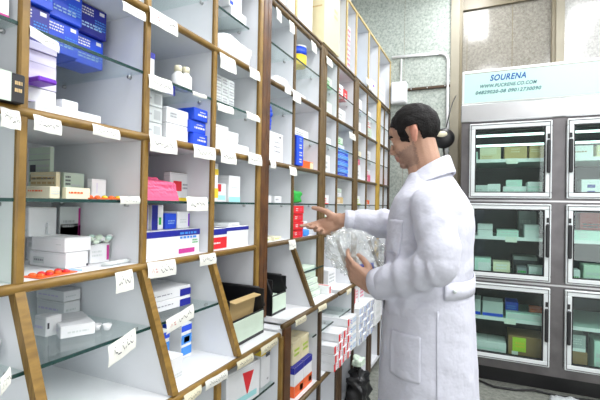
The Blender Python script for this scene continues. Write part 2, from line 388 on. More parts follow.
# shelf labels (parts of their unit)
TL = [(tagA, 0, 19.5, 109, .042, {}), (tagA, 33, 61, 117.5, .036, {'rise': -.002}), (tagA, 92, 119, 127, .028, {}),
      (tagA, 149, 176, 136.5, .052, {}), (tagA, 193, 215, 146, .047, {}), (tagA, 220, 235, 150.5, .052, {}), (tagA, 247.5, 261, 153.5, .05, {}),
      (tagA, 149, 177, 14, .05, {'red': True, 'ink': 'ink'}), (tagA, 122, 145, 6.5, .028, {}), (tagA, 219.5, 235, 56, .06, {'red': True}), (tagA, 249, 259, 69, .045, {}),
      (tagA, 115, 132, 271, .058, {}), (tagA, 147, 175, 261, .05, {'red': True}), (tagA, 199, 215, 254, .04, {}),
      (tagB, 270, 275.5, 161, .035, {}), (tagB, 289, 296, 167, .045, {}), (tagB, 288.5, 295, 240, .05, {}), (tagB, 292, 300, 91, .06, {}), (tagB, 284, 290, 84, .05, {}),
      (tagC, 349, 355, 133, .05, {}), (tagC, 326, 332, 58, .05, {}), (tagD, 366, 370, 78.5, .06, {}), (tagD, 372, 375, 87, .06, {}),
      (tagB, 276, 281, 9, .06, {}), (tagB, 289, 294, 21.5, .06, {}), (tagB, 311, 316, 42, .06, {})]
for f, a, b, y, h, kw in TL: f(a, b, y, h, **kw)
# labels on the glass shelves and on the bin ledge
tagA(29, 58.5, 34, .026, x=-.943, rise=-.006); tagA(119.5, 139.5, 196.5, .022, x=-.943); tagA(148, 171.5, 77, .045, x=-.943)
tagA(186, 207, 197, .05, x=-.943); tagA(217, 233, 105, .03, x=-.943); tagA(246, 259, 113.5, .03, x=-.943); tagA(192, 206, 93, .015, x=-.943)
tagA(108, 135, 337, .055, x=-.895, lean=.04, rise=.013); tagA(166, 193, 312, .045, x=-.895, lean=.04, rise=.012, red=True); tagA(0, 10, 373, .035, x=-.895, lean=.04, rise=.01)
TLX = -.8025
for (ya, yb, u_) in ((.97, 1.05, tagA), (1.07, 1.19, tagA), (1.25, 1.36, tagA), (1.42, 1.56, tagA), (1.74, 1.86, tagB), (2.02, 2.14, tagB), (2.5, 2.6, tagC)):
    zc = .782 if ya < 1.6 else .808
    pa = Vector((TLX, ya, zc)); pb = Vector((TLX, yb, zc))
    def pix(p):
        q = p-Vector((0, 0, EYE)); d = q.dot(FW); return 300+F_PX*q.dot(RT)/d, 200-F_PX*q.dot(UP)/d
    (xa, yy1), (xb, yy2) = pix(pa), pix(pb)
    u_(xa, xb, (yy1+yy2)/2, .03, x=TLX, lean=.0, base='tag' if ya > 1.06 and ya < 1.2 else 'cream')

# ------------------------------------------------------------------ cartons
def carton_mesh(dx, dy, dz, base, decor=(), name='carton', flap=True):
    """printed carton, origin at the middle of its base: +X face looks into the aisle (F), -Y face is N, top T"""
    m = MB(); c = min(.0022, dx*.06, dy*.06, dz*.06)
    m.box(-dx/2, dx/2, -dy/2, dy/2, 0, dz, 'p_'+base, c)
    e = .0007
    def face(fc, u, v, off=e):
        if fc == 'F': return (dx/2+off, -dy/2+dy*u, dz*v)
        if fc == 'N': return (-dx/2+dx*u, -dy/2-off, dz*v)
        return (-dx/2+dx*(1-v), -dy/2+dy*u, dz+off)
    def dec(fc, u0, v0, u1, v1, col, off=e):
        m.quad(face(fc, u0, v0, off), face(fc, u1, v0, off), face(fc, u1, v1, off), face(fc, u0, v1, off), 'p_'+col)
    if flap:   # tuck flap seams
        sh = 'palegrey' if base in ('white', 'cream', 'palegreen', 'beige') else base
        dec('N', .03, .86, .97, .875, sh, e*.6); dec('F', .02, .94, .98, .95, sh, e*.6)
        dec('T', .03, .48, .97, .5, sh, e*.6)
    for d in decor:
        if d[0] == 'TRI':
            m.add([face(d[1], .45, .85), face(d[1], .8, .8), face(d[1], .6, .2)], [(0, 1, 2)], 'p_red'); continue
        fc, u0, v0, u1, v1, col = d[:6]
        if len(d) > 6:      # lines of small print
            n = d[6]; w = (v1-v0)/n
            for i in range(n):
                u = u0; vv = v1-w*(i+.75)
                while u < u1-.02:
                    l = random.uniform(.04, .14)*(u1-u0)/.6; dec(fc, u, vv, min(u+l, u1), vv+w*.5, col, e*1.8); u += l+.03*(u1-u0)/.6
        else: dec(fc, u0, v0, u1, v1, col)
    return m
TXT = lambda f, col='inkgrey', u0=.12, v0=.35, u1=.8, v1=.7, n=2: (f, u0, v0, u1, v1, col, n)
def carton(label, x0, x1, y0, y1, z0, z1, base='white', decor=(), rz=0, rx=0, ry=0, group=None, name='medicine_carton', cat='box'):
    o = carton_mesh(abs(x1-x0), abs(y1-y0), z1-z0, base, decor).build(name)
    o.location = ((x0+x1)/2, (y0+y1)/2, z0+.0008); o.rotation_euler = (rx, ry, rz)
    return tag(o, label, cat, group)
def pc(label, z0, corner, pn, p1, top, base='white', decor=(), xf=None, rz=0, dmax=None, group=None, name='medicine_carton', cat='box', y1max=None):
    """carton measured from its near upright edge: where that edge meets the shelf at height z0, how far the two faces run, and its top"""
    px, py = corner
    if xf is None: p = at(px, py, 'Z', z0)
    else: p = at(px, (py+top)/2, 'X', xf); p.z = z0
    X, Y = p.x, p.y
    zt = at(px, top, 'Y', Y).z
    y1 = at(p1, py, 'X', X).y
    xb = at(pn, py, 'Y', Y).x if pn is not None else X-.10
    xb = max(xb, XB+.004)
    if dmax: xb = max(xb, X-dmax)
    if y1max: y1 = min(y1, y1max)
    o = carton(label, xb, X, Y, y1, z0, zt, base, decor, rz, group=group, name=name, cat=cat); TOPZ[o.name] = zt+.0012
    return o
TOPZ = {}
def top(o): return TOPZ[o.name]
F1, F2, F3 = zf(R1), zf(R2), zf(R3)

# ------------------------------------------------------------------ contents of the near unit
BLUEDEC = [('F', .55, .25, .95, .6, 'sky', 4), ('N', .5, .1, .95, .9, 'sky', 4), ('F', .08, .62, .5, .9, 'white', 3), ('F', .1, .2, .8, .4, 'lightblue', 2), ('F', .72, .8, .9, .92, 'white'), ('N', .1, .3, .85, .7, 'lightblue', 3), ('N', .05, .06, .4, .22, 'white')]
GZ = G+.004
# blue cartons on the top glass shelf, two layers deep along the bay
xs0 = -1.02
names = ['the bay post, lower layer', 'second along, lower layer', 'third along, lower layer', 'the bay post, upper layer', 'second along, upper layer', 'third along, upper layer']
k = 0
for layer in range(2):
    for i in range(3):
        y0 = .60+i*.098
        carton('blue printed carton on the top glass shelf, %s' % ('beside '+names[k] if i == 0 else names[k]), -1.16, -1.03+.012*layer-.02*i, y0, y0+.094, GZ+layer*.087, GZ+.085+layer*.087,
               'blue' if (i+layer) % 3 else 'navy', BLUEDEC, group='blue cartons on the glass shelf'); k += 1
carton('lone blue carton with a white lid edge, behind the other blue cartons on the glass', -1.33, -1.24, .755, .845, GZ, GZ+.15, 'blue', [('F', .05, .92, .95, .99, 'white'), ('F', .2, .5, .35, .85, 'lightblue', 3), ('N', .3, .4, .7, .8, 'lightblue', 3)])
# lilac-white stack under the glass
z = F2
lil = [('bottom and widest', .036, 0), ('second from bottom', .030, .0), ('third from bottom', .028, .005), ('fourth from bottom', .028, .008), ('topmost', .020, .004)]
carton('wide white carton at the front edge of the shelf under the lilac-white stack', -1.14, -.965, .62, .80, F2, F2+.024, 'white', [('F', .1, .3, .5, .7, 'palegrey', 1)])
z = F2+.0255
for nm, h, off in lil:
    carton('lilac-white flat carton, %s of the stack under the blue cartons' % nm, -1.12, -.985-off, .612, .685+off*.5, z, z+h, 'lilac' if h != .036 else 'white', [('F', .04, .0, .98, .1, 'lilac'), ('N', .1, .3, .8, .6, 'palegrey', 1)], group='lilac-white cartons under the glass'); z += h+.0012
carton('pale green box standing in for a reflection in the glass, behind the lilac-white stack', -1.33, -1.24, .66, .76, F2, F2+.11, 'palegreen', [('F', .1, .3, .9, .6, 'palegrey', 2)])  # solid box modelled in place of a greenish reflection in the glass
carton('small white carton beside the foot of the lilac-white stack', -1.1, -.99, .705, .75, F2+.0255, F2+.052, 'white', [('F', .2, .3, .8, .7, 'lilac')])
# purple tongue-shaped flap carton + black carton at the bay post
o = MB().box(-.03, .03, -.0, .045, 0, .012, 'p_purple', .003).build('purple_leaflet_pack'); o.location = (-.955, .60, F2+.0255+.0372+.0008+.0); tag(o, 'slim purple pack jutting out from the lilac-white stack', 'pack')
carton('black and white carton with a purple edge, jutting out by the first oak post', -1.1, -.918, .455, .567, F2, F2+.062, 'black', [('F', 0, .0, .5, 1, 'purple'), ('F', .5, .0, .74, 1, 'palegreen'), ('F', .8, .3, .96, .8, 'cardboard', 2)])
for i in range(3):
    carton('white carton with a pink band on the glass in the outermost bay, %s' % ('bottom of three', 'middle of three', 'top of three')[i], -1.2, -.96-.006*i, .30, .555-.004*i, GZ+i*.043, GZ+.042+i*.043, 'white', [('N', 0, .0, 1, .16, 'magenta'), ('F', 0, .0, 1, .16, 'magenta'), ('F', .3, .4, .8, .7, 'pink', 1)], group='pink-banded cartons')
# third row, glass
g3 = 1.347+.004
BWHITE = [('F', .1, .3, .85, .75, 'palegrey', 3), ('N', .1, .3, .85, .75, 'palegrey', 2)]
pc('tall pale green carton with dark label squares, standing at the back of the middle glass', g3, (50, 190), 28, 53.5, 147, 'palegreen', [('N', .08, .52, .35, .66, 'ink'), ('N', .08, .33, .35, .47, 'ink'), ('N', .4, .5, .95, .68, 'palegrey', 2), ('N', .4, .3, .95, .46, 'palegrey', 2), ('N', 0, .74, 1, .76, 'grey')], xf=-1.2)
pc('grey-brown flat carton lying before the pale green carton', g3, (56, 189), 30, 60, 172, 'beige', [('N', .05, .15, .95, .85, 'cardboard', 4), ('N', .1, .7, .9, .8, 'inkgrey', 1)], xf=-1.12)
pc('white carton with a black corner mark beside the grey-brown carton', g3, (64, 189), 60.5, 84, 172.5, 'palegreen', [('F', .06, .5, .3, .9, 'ink', 3), ('F', .35, .3, .8, .6, 'palegrey', 2)], xf=-1.13)
pc('cream flat carton with orange lettering along the shelf front, by the first post', g3, (50, 198), 26, 60, 186.5, 'cream', [('N', .1, .5, .7, .75, 'orange', 1), ('F', .1, .3, .9, .7, 'palegrey', 2)], xf=-1.0)
pc('cream flat carton lying beside the other, farther along the shelf front', g3, (66, 198), 62, 90, 187.5, 'cream', [('F', .1, .4, .7, .7, 'orange', 1)], xf=-.99)
pc('small white carton with a vertical mark next to the orange blister strip', g3, (92, 197), 87, 106, 179, 'white', [('F', .3, .3, .36, .8, 'lilac'), ('N', .2, .3, .8, .7, 'palegrey', 1)], xf=-1.06, y1max=.925)
m = MB(); m.box(-.03, .03, -.06, .06, 0, .004, 'p_orange', .001)
for i in range(5):
    for j in (-.014, .014): m.ell((j, -.046+i*.023, .005), (.009, .008, .006), 'p_yellow' if (i % 2) else 'p_orange', None, 10, 6)
o = m.build('blister_strip'); o.location = (-.985, .845, g3+.001); tag(o, 'orange and yellow tablet blister strip at the front of the middle glass', 'blister pack')
# third row, floor (big white boxes)
pc('white carton at the top of the rear stack beside the oak post', F1+.077, (57, 222), 30, 58.5, 207.5, 'white', [('N', .55, .15, .95, .3, 'palegrey', 1)], xf=-1.2, y1max=.76)
pc('white carton in the middle of the rear stack beside the oak post', F1+.0, (48, 236), 27, 50, 223, 'white', BWHITE, xf=-1.19)
pc('narrow white carton with a red edge, upper of two behind the wide cartons', F1+.068, (60, 223), 58.5, 80, 207, 'palegrey', [('F', .9, .05, 1, .95, 'magenta'), ('F', .15, .3, .7, .6, 'grey', 2)], xf=-1.205)
pc('narrow white carton with a red edge, lower of two behind the wide cartons', F1, (60, 240), 58.5, 80, 224.5, 'palegrey', [('F', .9, .05, 1, .95, 'magenta'), ('F', .15, .3, .7, .6, 'grey', 2)], xf=-1.205)
q_ = pc('wide white carton with a printed label, lower of the front pair', F1, (66, 267), 29, 88, 253.5, 'white', [('N', .12, .2, .42, .62, 'palegrey'), ('N', .15, .3, .4, .55, 'inkgrey', 1), ('F', .9, .05, .99, .2, 'ink')], xf=-1.03)
pc('wide white carton lying on the lower of the front pair', top(q_), (65, 253), 31, 91, 238.5, 'white', [('N', .75, .45, .9, .6, 'palegrey', 1)], xf=-1.03)
q_ = pc('white carton with a magenta end stripe next to the wide pair', F1, (90, 262.5), 86, 110, 245, 'white', [('F', .84, .1, .97, .9, 'magenta'), ('F', .1, .3, .6, .7, 'palegrey', 2)], xf=-1.06, y1max=.92)
m = MB()
for i in range(26):
    a = random.uniform(0, 6.28); r = random.uniform(.0, .03); m.ell((r*math.cos(a), r*math.sin(a)*1.3, .006+random.uniform(0, .012)), (.009, .011, .007), random.choice(('p_palegreen', 'p_white', 'p_mint')), None, 8, 5)
o = m.build('bag_of_ampoules'); o.location = (q_.location.x, q_.location.y, top(q_)+.002); tag(o, 'small pile of greenish ampoules lying on the magenta-striped carton', 'ampoules')
m = MB(); m.box(-.028, .028, -.055, .055, 0, .003, 'p_orange', .001)
for i in range(4):
    for j in (-.013, .013): m.ell((j, -.04+i*.024, .004), (.010, .009, .006), 'p_red' if i % 2 else 'p_orange', None, 10, 6)
m.box(-.02, .02, .056, .08, 0, .003, 'p_lightblue', .001)
o = m.build('blister_strip'); o.location = (-.99, .685, F1+.0005); o.rotation_euler = (0, 0, .12); tag(o, 'orange-red tablet blister lying at the shelf front before the wide white cartons', 'blister pack')
for i in range(3):
    m = MB(); m.lathe([(.006, 0), (.0065, .03), (.003, .034), (.003, .04)], 'p_palegrey', 12)
    o = m.build('glass_vial'); o.location = (-1.0, .84+i*.028, F1+.0065); o.rotation_euler = (0, math.pi/2, .9+i*.2); tag(o, 'tiny clear vial lying at the shelf front, %s from the magenta-striped carton' % ('first', 'second', 'third')[i], 'vial', 'vials lying on the shelf')
# sloping bin of second bay: glass with flat cartons
gz = .975+.004
q_ = pc('flat white carton at the bottom of the rear stack on the bin glass', gz, (64, 316), 36, 80, 303, 'white', [('N', .1, .35, .8, .6, 'lilac', 1), ('F', .1, .35, .7, .6, 'palegrey', 1)], xf=-1.19)
pc('flat white carton on top of the rear stack on the bin glass', top(q_), (64, 303.5), 36, 80.5, 292, 'white', [('N', .1, .35, .8, .6, 'lilac', 1), ('F', .1, .35, .7, .6, 'palegrey', 1)], xf=-1.19)
pc('flat white carton with a dark end dot on the bin glass beside the oak edge', gz, (46, 327), 34, 62, 318, 'white', [('N', .1, .35, .8, .6, 'lilac', 1), ('F', .08, .4, .2, .7, 'ink')], xf=-1.07)
o = carton_mesh(.15, .085, .032, 'white', [('N', .1, .35, .8, .6, 'lilac', 1), ('F', .2, .3, .8, .6, 'palegrey', 1)]).build('medicine_carton')
p = at(72, 330, 'Z', gz); o.location = (p.x, p.y, gz+.001); o.rotation_euler = (0, 0, -.45); tag(o, 'flat white carton lying askew at the middle of the bin glass', 'box')
for i, (px, py) in enumerate(((97, 330), (107, 330))):
    p = at(px, py, 'Z', gz); m = MB(); m.lathe([(.008, 0), (.013, .016), (.012, .016), (.008, .004)], 'p_white', 16)
    o = m.build('dosing_cup'); o.location = (p.x, p.y, gz+.001); tag(o, 'little white dosing cup on the bin glass, %s the askew carton' % ('next to', 'further from')[i], 'cup')
L = .787
carton('white carton on the bin ledge below the glass, by the oak bin edge', -1.0, -.88, .597, .66, L, L+.03, 'white', [('F', .2, .3, .8, .7, 'palegrey', 1)])
m = MB(); m.ell((0, 0, .042), (.06, .038, .042), 'p_white'); m.cap((0, .02, .045), .022, (.0, .042, .05), .014, 'p_white'); o = m.build('cotton_roll'); o.location = (-.99, .515, .980); tag(o, 'rounded white cotton pack on the glass of the outermost bin', 'pack')
carton('green carton in the outermost bay behind the first oak post', -1.2, -1.02, .44, .52, F1, F1+.11, 'green', [('F', .1, .5, .9, .9, 'white')])

# ------------------------------------------------------------------ third bay
g3b = G+.004
carton('small white carton with a blue top beside the bay post, behind the handwritten slip', -1.04, -.97, .958, 1.0, g3b, g3b+.075, 'white', [('F', 0, .75, 1, 1, 'navy'), ('N', 0, .75, 1, 1, 'navy'), ('T', 0, 0, 1, 1, 'navy')])
for i, (y, nm) in enumerate(((1.125, 'shorter of the pair, nearer the handwritten slip'), (1.165, 'taller of the pair, farther from the slip'))):
    m = MB(); m.lathe([(.0, 0), (.021, .0), (.022, .006), (.022, .042+.006*i), (.012, .055+.006*i), (.010, .06+.006*i)], 'p_white', 18); ob = m.build('medicine_bottle'); ob.location = (-.985, y, g3b+.0008)
    tag(ob, 'small white bottle with a cream cap, '+nm, 'bottle', 'bottle pair')
    m = MB(); m.lathe([(.013, .058+.006*i), (.0135, .076+.006*i), (.012, .078+.006*i)], 'p_cream', 16); m.build('bottle_cap', ob)
z = F2
for i in range(3):
    carton('grey-green flat carton with a barcode patch, %s of three under the glass' % ('bottom', 'middle', 'top')[i], -1.25, -.99, .962, 1.06, z, z+.05, 'palegrey', [('F', .6, .2, .9, .8, 'grey'), ('F', .1, .4, .5, .6, 'inkgrey', 1), ('N', .1, .4, .6, .6, 'grey', 2)], group='grey-green cartons'); z += .0512
carton('white carton with a navy front and lettering on the grey-green stack', -1.22, -.975, 1.01, 1.10, z, z+.033, 'palegrey', [('F', 0, 0, 1, 1, 'navy'), ('F', .15, .3, .85, .7, 'white', 1)])
carton('broad white carton with a grey patch, upper of two beside the grey-green stack', -1.2, -.985, 1.075, 1.185, F2+.062, F2+.116, 'white', [('F', .12, .3, .45, .75, 'palegrey'), ('F', .15, .35, .42, .7, 'inkgrey', 2)])
carton('broad white carton, lower of two beside the grey-green stack', -1.2, -.985, 1.075, 1.185, F2, F2+.061, 'white', [('F', .6, .3, .9, .6, 'palegrey', 2)])
z = F2
for i in range(3):
    carton('bright blue carton with white script, %s of three by the bay post' % ('bottom', 'middle', 'top')[i], -1.14, -.965-.008*(i == 1), 1.192-.012*(i == 1), 1.27, z, z+.045, 'blue', [('F', .25, .3, .9, .6, 'white', 1), ('F', .4, .62, .8, .78, 'white', 1), ('N', .2, .3, .8, .6, 'white', 1)], group='three blue cartons'); z += .0462
# pink bag on the middle glass
m = MB(); n = 22
vs = []
for j in range(n+1):
    for i in range(n+1):
        u = i/n; v = j/n
        vs.append((-.16+.19*u, -.0+.155*v, 0))
def bag_mesh(sx, sy, sz, mname, seed, amp=.012, pw=.45):
    m = MB(); nu, nv = 40, 20; vs = []
    for j in range(nv+1):
        th = math.pi*j/nv
        for i in range(nu):
            ph = 2*math.pi*i/nu; c = math.copysign(abs(math.cos(ph))**pw, math.cos(ph)); s_ = math.copysign(abs(math.sin(ph))**pw, math.sin(ph))
            st = abs(math.sin(th))**(pw*.9); ct = math.copysign(abs(math.cos(th))**.6, math.cos(th))
            p = Vector((sx/2*st*c, sy/2*st*s_, sz/2*(1+ct)))
            q = noise.noise(p*28+Vector((seed, 0, 0)))*amp + abs(noise.noise(p*55+Vector((0, seed, 0))))*amp*.6
            p += Vector((c, s_, ct*.5)).normalized()*q*(1 if p.z > .008 else .3); p.z = max(p.z, 0)
            vs.append(p)
    fs = [(j*nu+i, (j+1)*nu+i, (j+1)*nu+(i+1) % nu, j*nu+(i+1) % nu) for j in range(nv) for i in range(nu)]
    return m.add(vs, fs, mname, True)
bm_ = bmesh.new(); bmesh.ops.create_cube(bm_, size=1); bmesh.ops.subdivide_edges(bm_, edges=list(bm_.edges), cuts=18, use_grid_fill=True)
for v in bm_.verts:
    c_ = v.co.copy(); h_ = c_.z+.5
    p_ = Vector((c_.x*.17*(1-.10*h_), c_.y*.15*(1-.16*h_), h_*.082*(1-.25*(c_.x+.5)*(c_.x > 0))))
    f_ = noise.noise(Vector((c_.x*5, c_.y*3, c_.z*7)))*.005-abs(noise.noise(Vector((c_.y*9+3, c_.z*6, c_.x*4))))*.006
    p_ += c_.normalized()*f_*h_; p_.z = max(p_.z, 0); v.co = p_
me_ = bpy.data.meshes.new('wrapped_pack'); bm_.to_mesh(me_); bm_.free(); me_.materials.append(M['p_pink'])
o = bpy.data.objects.new('wrapped_pack', me_); COL.objects.link(o); o.location = (-1.04, 1.035, g3+.001); tag(o, 'pink wrapped packet on the glass shelf of the third bay', 'packet')
m = MB()
pc('white carton with a brown open lid, red triangle and yellow base, beside the pink packet', g3, (170, 198.5), 163, 190, 172, 'white', [('F', 0, 0, 1, .12, 'yellow'), ('N', 0, 0, 1, .12, 'yellow'), ('F', .15, .35, .55, .7, 'red'), ('F', .6, .4, .9, .65, 'inkgrey', 2), ('T', 0, 0, 1, 1, 'brown')], xf=-1.06)
carton('small white carton standing behind the pink packet', -1.3, -1.21, .97, 1.06, g3, g3+.13, 'white', [('F', .2, .3, .8, .6, 'palegrey', 2)])
# white and blue big carton
o_big = carton('large white carton with a blue lid band and purple lettering', -1.20, -.985, .972, 1.262, F1, F1+.088, 'white', [('F', 0, .76, 1, 1, 'navy'), ('N', 0, .76, 1, 1, 'navy'), ('F', .62, .6, .95, .95, 'sky', 2), ('F', .6, .05, .9, .24, 'magenta'), ('F', .85, .4, .97, .6, 'green', 2), ('N', .1, .06, .9, .2, 'inkgrey', 1)])
z = F1+.0895
for (y0, y1, h, lab, base, dec) in ((.975, 1.05, .085, 'upright white carton with green and navy stripes, on the large blue-banded carton', 'white', [('F', 0, 0, .12, 1, 'navy'), ('F', .3, .2, .6, .6, 'green'), ('F', .8, .0, .92, 1, 'navy'), ('N', .8, 0, 1, 1, 'navy')]),
        (1.062, 1.118, .085, 'upright navy and white carton in the middle on the large blue-banded carton', 'white', [('F', 0, 0, .5, 1, 'navy'), ('F', .6, .2, .8, .5, 'green')]),
        (1.130, 1.185, .055, 'blue square carton on the large blue-banded carton', 'blue', [('F', .2, .3, .8, .6, 'lightblue', 2)]),
        (1.19, 1.258, .06, 'small white carton with a purple edge, at the far end of the large carton', 'white', [('F', .85, .1, .97, .9, 'purple'), ('F', .2, .3, .7, .6, 'palegrey', 2)])):
    carton(lab, -1.14, -1.03, y0, y1, z, z+h, base, dec)
# sloping bin of the third bay
for i in range(2):
    carton('flat white carton with a navy end on the bin glass, %s one' % ('lower', 'upper')[i], -1.20, -.985, 1.0, 1.215, gz+i*.036, gz+.035+i*.036, 'white', [('F', .75, 0, 1, .7, 'navy'), ('N', .1, .3, .5, .5, 'palegrey', 1), ('F', .2, .4, .6, .6, 'inkgrey', 1)], rz=-.06, group='flat cartons on the bin glass')
carton('grey carton at the rear of the bin glass behind the flat cartons', -1.34, -1.25, 1.0, 1.09, gz, gz+.10, 'grey', [('F', .2, .4, .8, .6, 'white', 1)])
SB = [('F', .0, .78, 1, .95, 'blue'), ('F', .0, .42, 1, .68, 'sky'), ('F', .25, .46, .8, .62, 'white'), ('F', .0, .1, 1, .34, 'sky'), ('N', .0, .78, .3, .95, 'blue')]
for (x, y0, lab) in ((-.98, 1.165, 'upright white carton with blue bands, farthest along the bin floor'), (-.985, 1.055, 'upright white carton with blue bands, middle of the bin floor'), (-1.03, .985, 'upright white carton with blue bands, partly behind the bin edge strip')):
    carton(lab, x-.085, x, y0, y0+.055, L, L+.125, 'white', SB)
carton('white squat carton on the bin floor before the blue-banded cartons', -.94, -.865, .985, 1.04, L, L+.085, 'white', [('N', .6, .5, .8, .7, 'ink'), ('F', .1, .2, .9, .4, 'palegrey', 2)])

# ------------------------------------------------------------------ fourth bay
carton('white carton on the top glass of the fourth bay, upper', -1.2, -1.01, 1.46, 1.56, 2.145+.045, 2.145+.12, 'white', [('F', .05, .1, .3, .3, 'blue'), ('F', .3, .4, .8, .6, 'palegrey', 1)])
carton('white carton on the top glass of the fourth bay, lower', -1.2, -1.004, 1.47, 1.59, 2.145, 2.145+.044, 'white', [('F', .7, .2, .9, .5, 'inkgrey', 2)])
carton('navy carton tucked behind the crumpled white paper bag', -1.2, -1.1, 1.31, 1.37, F3, F3+.10, 'navy', [('F', .2, .3, .8, .7, 'white', 2)])
def crumple(name, lab, cat, loc, sx, sy, sz, mname, seed, amp=.02):
    o = bag_mesh(sx, sy, sz, mname, seed, amp).build(name); o.location = loc; return tag(o, lab, cat)
crumple('paper_bag', 'crumpled white paper bag spilling over the second rail of the fourth bay', 'bag', (-1.035, 1.47, F3+.001), .15, .24, .10, 'p_white', 11, .012)
m = MB(); vs = []
for j in range(7):
    for i in range(7):
        u, v = i/6, j/6; vs.append((.09*v*.4+.01*math.sin(u*6), -.08+.16*u, .10*v+.02*u+.006*math.sin(u*5+v*4)))
m.add(vs, [(j*7+i, j*7+i+1, (j+1)*7+i+1, (j+1)*7+i) for j in range(6) for i in range(6)], 'p_white', True)
o = m.build('paper_sheet'); o.location = (-1.24, 1.44, F3+.001); tag(o, 'loose white sheet standing behind the crumpled paper bag', 'paper')
z0 = G+.004
for r in range(3):
    for c in range(3):
        carton('small grey-white carton in the block of nine, %s row, %s column' % (('bottom', 'middle', 'top')[r], ('first', 'second', 'third')[c]), -1.07, -.97, 1.318+c*.046, 1.362+c*.046, z0+r*.037, z0+.036+r*.037, 'palegrey', [('F', .15, .2, .85, .8, 'inkgrey', 2), ('N', .2, .3, .8, .7, 'grey', 1)], group='block of small grey cartons')
for i, (y0, y1, h0, h1, w) in enumerate(((1.31, 1.405, 0, .052, 0), (1.31, 1.415, .0535, .102, 1), (1.41, 1.495, 0, .048, 2), (1.42, 1.5, .0495, .090, 3), (1.50, 1.59, 0, .045, 4))):
    carton('white unmarked carton under the glass of the fourth bay, %s' % ('bottom by the post', 'upper by the post', 'bottom in the middle', 'upper in the middle', 'flat one at the far end')[i], -1.1, -.966-.003*i, y0, y1, F2+h0, F2+h1, 'white', [('F', .2, .4, .7, .55, 'palegrey', 1), ('F', .1, .75, .6, .82, 'inkgrey', 1)])
carton('yellow and white upright carton beside the post on the fourth bay glass', -1.05, -.97, 1.312, 1.352, g3, g3+.15, 'white', [('F', .0, .1, 1, .35, 'yellow'), ('F', 0, .7, 1, .85, 'yellow'), ('N', 0, .1, 1, .35, 'yellow')])
carton('white carton with a red square on the fourth bay glass', -1.1, -.985, 1.355, 1.43, g3, g3+.075, 'white', [('F', .1, .55, .5, .95, 'red'), ('F', .1, .1, .9, .35, 'aqua')])
carton('plain white carton next to the red-square carton on the glass', -1.08, -.975, 1.435, 1.52, g3, g3+.11, 'white', [('F', .0, .0, 1, .2, 'aqua'), ('F', .2, .5, .7, .6, 'palegrey', 1)])
m = MB(); vs = []
for j in range(2):
    for i in range(15):
        a = math.pi*.55*i/14; vs.append((-.02*j, .16*math.sin(a), .15*math.cos(a)) if j == 0 else (-.12, .16*math.sin(a), .15*math.cos(a)))
m.add(vs, [(i, i+1, 15+i+1, 15+i) for i in range(14)], 'p_palegrey', True); o = m.build('curled_sheet'); o.location = (-1.17, 1.40, g3+.026); md = o.modifiers.new('s', 'SOLIDIFY'); md.thickness = .0012
tag(o, 'curled grey plastic sheet arching behind the plain white carton', 'sheet')
carton('white carton with navy lid and red panel by the post under the fourth bay glass', -1.12, -.968, 1.305, 1.415, F1, F1+.082, 'white', [('F', 0, .72, 1, 1, 'navy'), ('F', .0, .05, 1, .6, 'red'), ('F', .2, .25, .6, .4, 'white', 1), ('N', 0, .72, 1, 1, 'navy'), ('N', 0, .05, 1, .6, 'red')])
carton('white carton with a navy lid edge beside the red-panelled carton', -1.12, -.972, 1.42, 1.59, F1, F1+.087, 'white', [('F', 0, .8, 1, .97, 'navy'), ('N', 0, .8, 1, .97, 'navy')])
carton('thin white packet lying on the navy-edged carton', -1.09, -.99, 1.44, 1.55, F1+.0885, F1+.10, 'white', [('F', .2, .3, .8, .7, 'palegrey', 1)], rz=.15)
def bin_box(label, loc, sx, sy, sz, rz, front):
    e = empty('storage_bin', label, 'bin', loc, None, rz)
    m = MB(); t = .006
    m.box(-sx/2, sx/2, -sy/2, sy/2, 0, t, 'black').box(-sx/2, -sx/2+t, -sy/2, sy/2, t, sz, 'black').box(-sx/2, sx/2, -sy/2, -sy/2+t, t, sz, 'black').box(-sx/2, sx/2, sy/2-t, sy/2, t, sz, 'black').box(sx/2-t, sx/2, -sy/2, sy/2, t, sz*.55, 'black')
    m.build('tray', e)
    m = MB(); m.tube([(-sx/2, -sy/2, sz), (sx/2-.03, -sy/2, sz), (sx/2, -sy/2, sz*.6)], .007, 'blackrubber', 8).tube([(-sx/2, sy/2, sz), (sx/2-.03, sy/2, sz), (sx/2, sy/2, sz*.6)], .007, 'blackrubber', 8).tube([(-sx/2, -sy/2, sz), (-sx/2, sy/2, sz)], .007, 'blackrubber', 8); m.build('rim', e)
    MB().box(sx/2, sx/2+.004, -sy*.46, sy*.46, sz*.08, sz*.52, 'p_palegreen').build('front_label', e)
    return e
b1 = bin_box('black open storage bin with cardboard inside, in the bin under the navy-lidded cartons', (-1.03, 1.445, L+.001), .30, .27, .19, 0, 0)
o = MB().box(-.004, .004, -.10, .10, 0, .16, 'p_cardboard', .001).box(-.004, .03, -.10, .10, .158, .162, 'p_cardboard').build('cardboard_flap'); o.location = (-.935, 1.46, L+.012); o.rotation_euler = (0, .12, 0); tag(o, 'brown cardboard sheet standing inside the black open bin', 'cardboard')
carton('purple and white small carton inside the black open bin', -1.06, -.96, 1.335, 1.37, L+.008, L+.17, 'purple', [('F', .1, .5, .8, .8, 'white', 2)], rx=.1)
m = MB(); m.lathe([(.022, 0), (.022, .12), (.012, .135), (.012, .15)], 'p_palegrey', 16); o = m.build('medicine_bottle'); o.location = (-1.0, 1.42, L+.008); tag(o, 'pale bottle standing in the black open bin behind the cardboard', 'bottle')
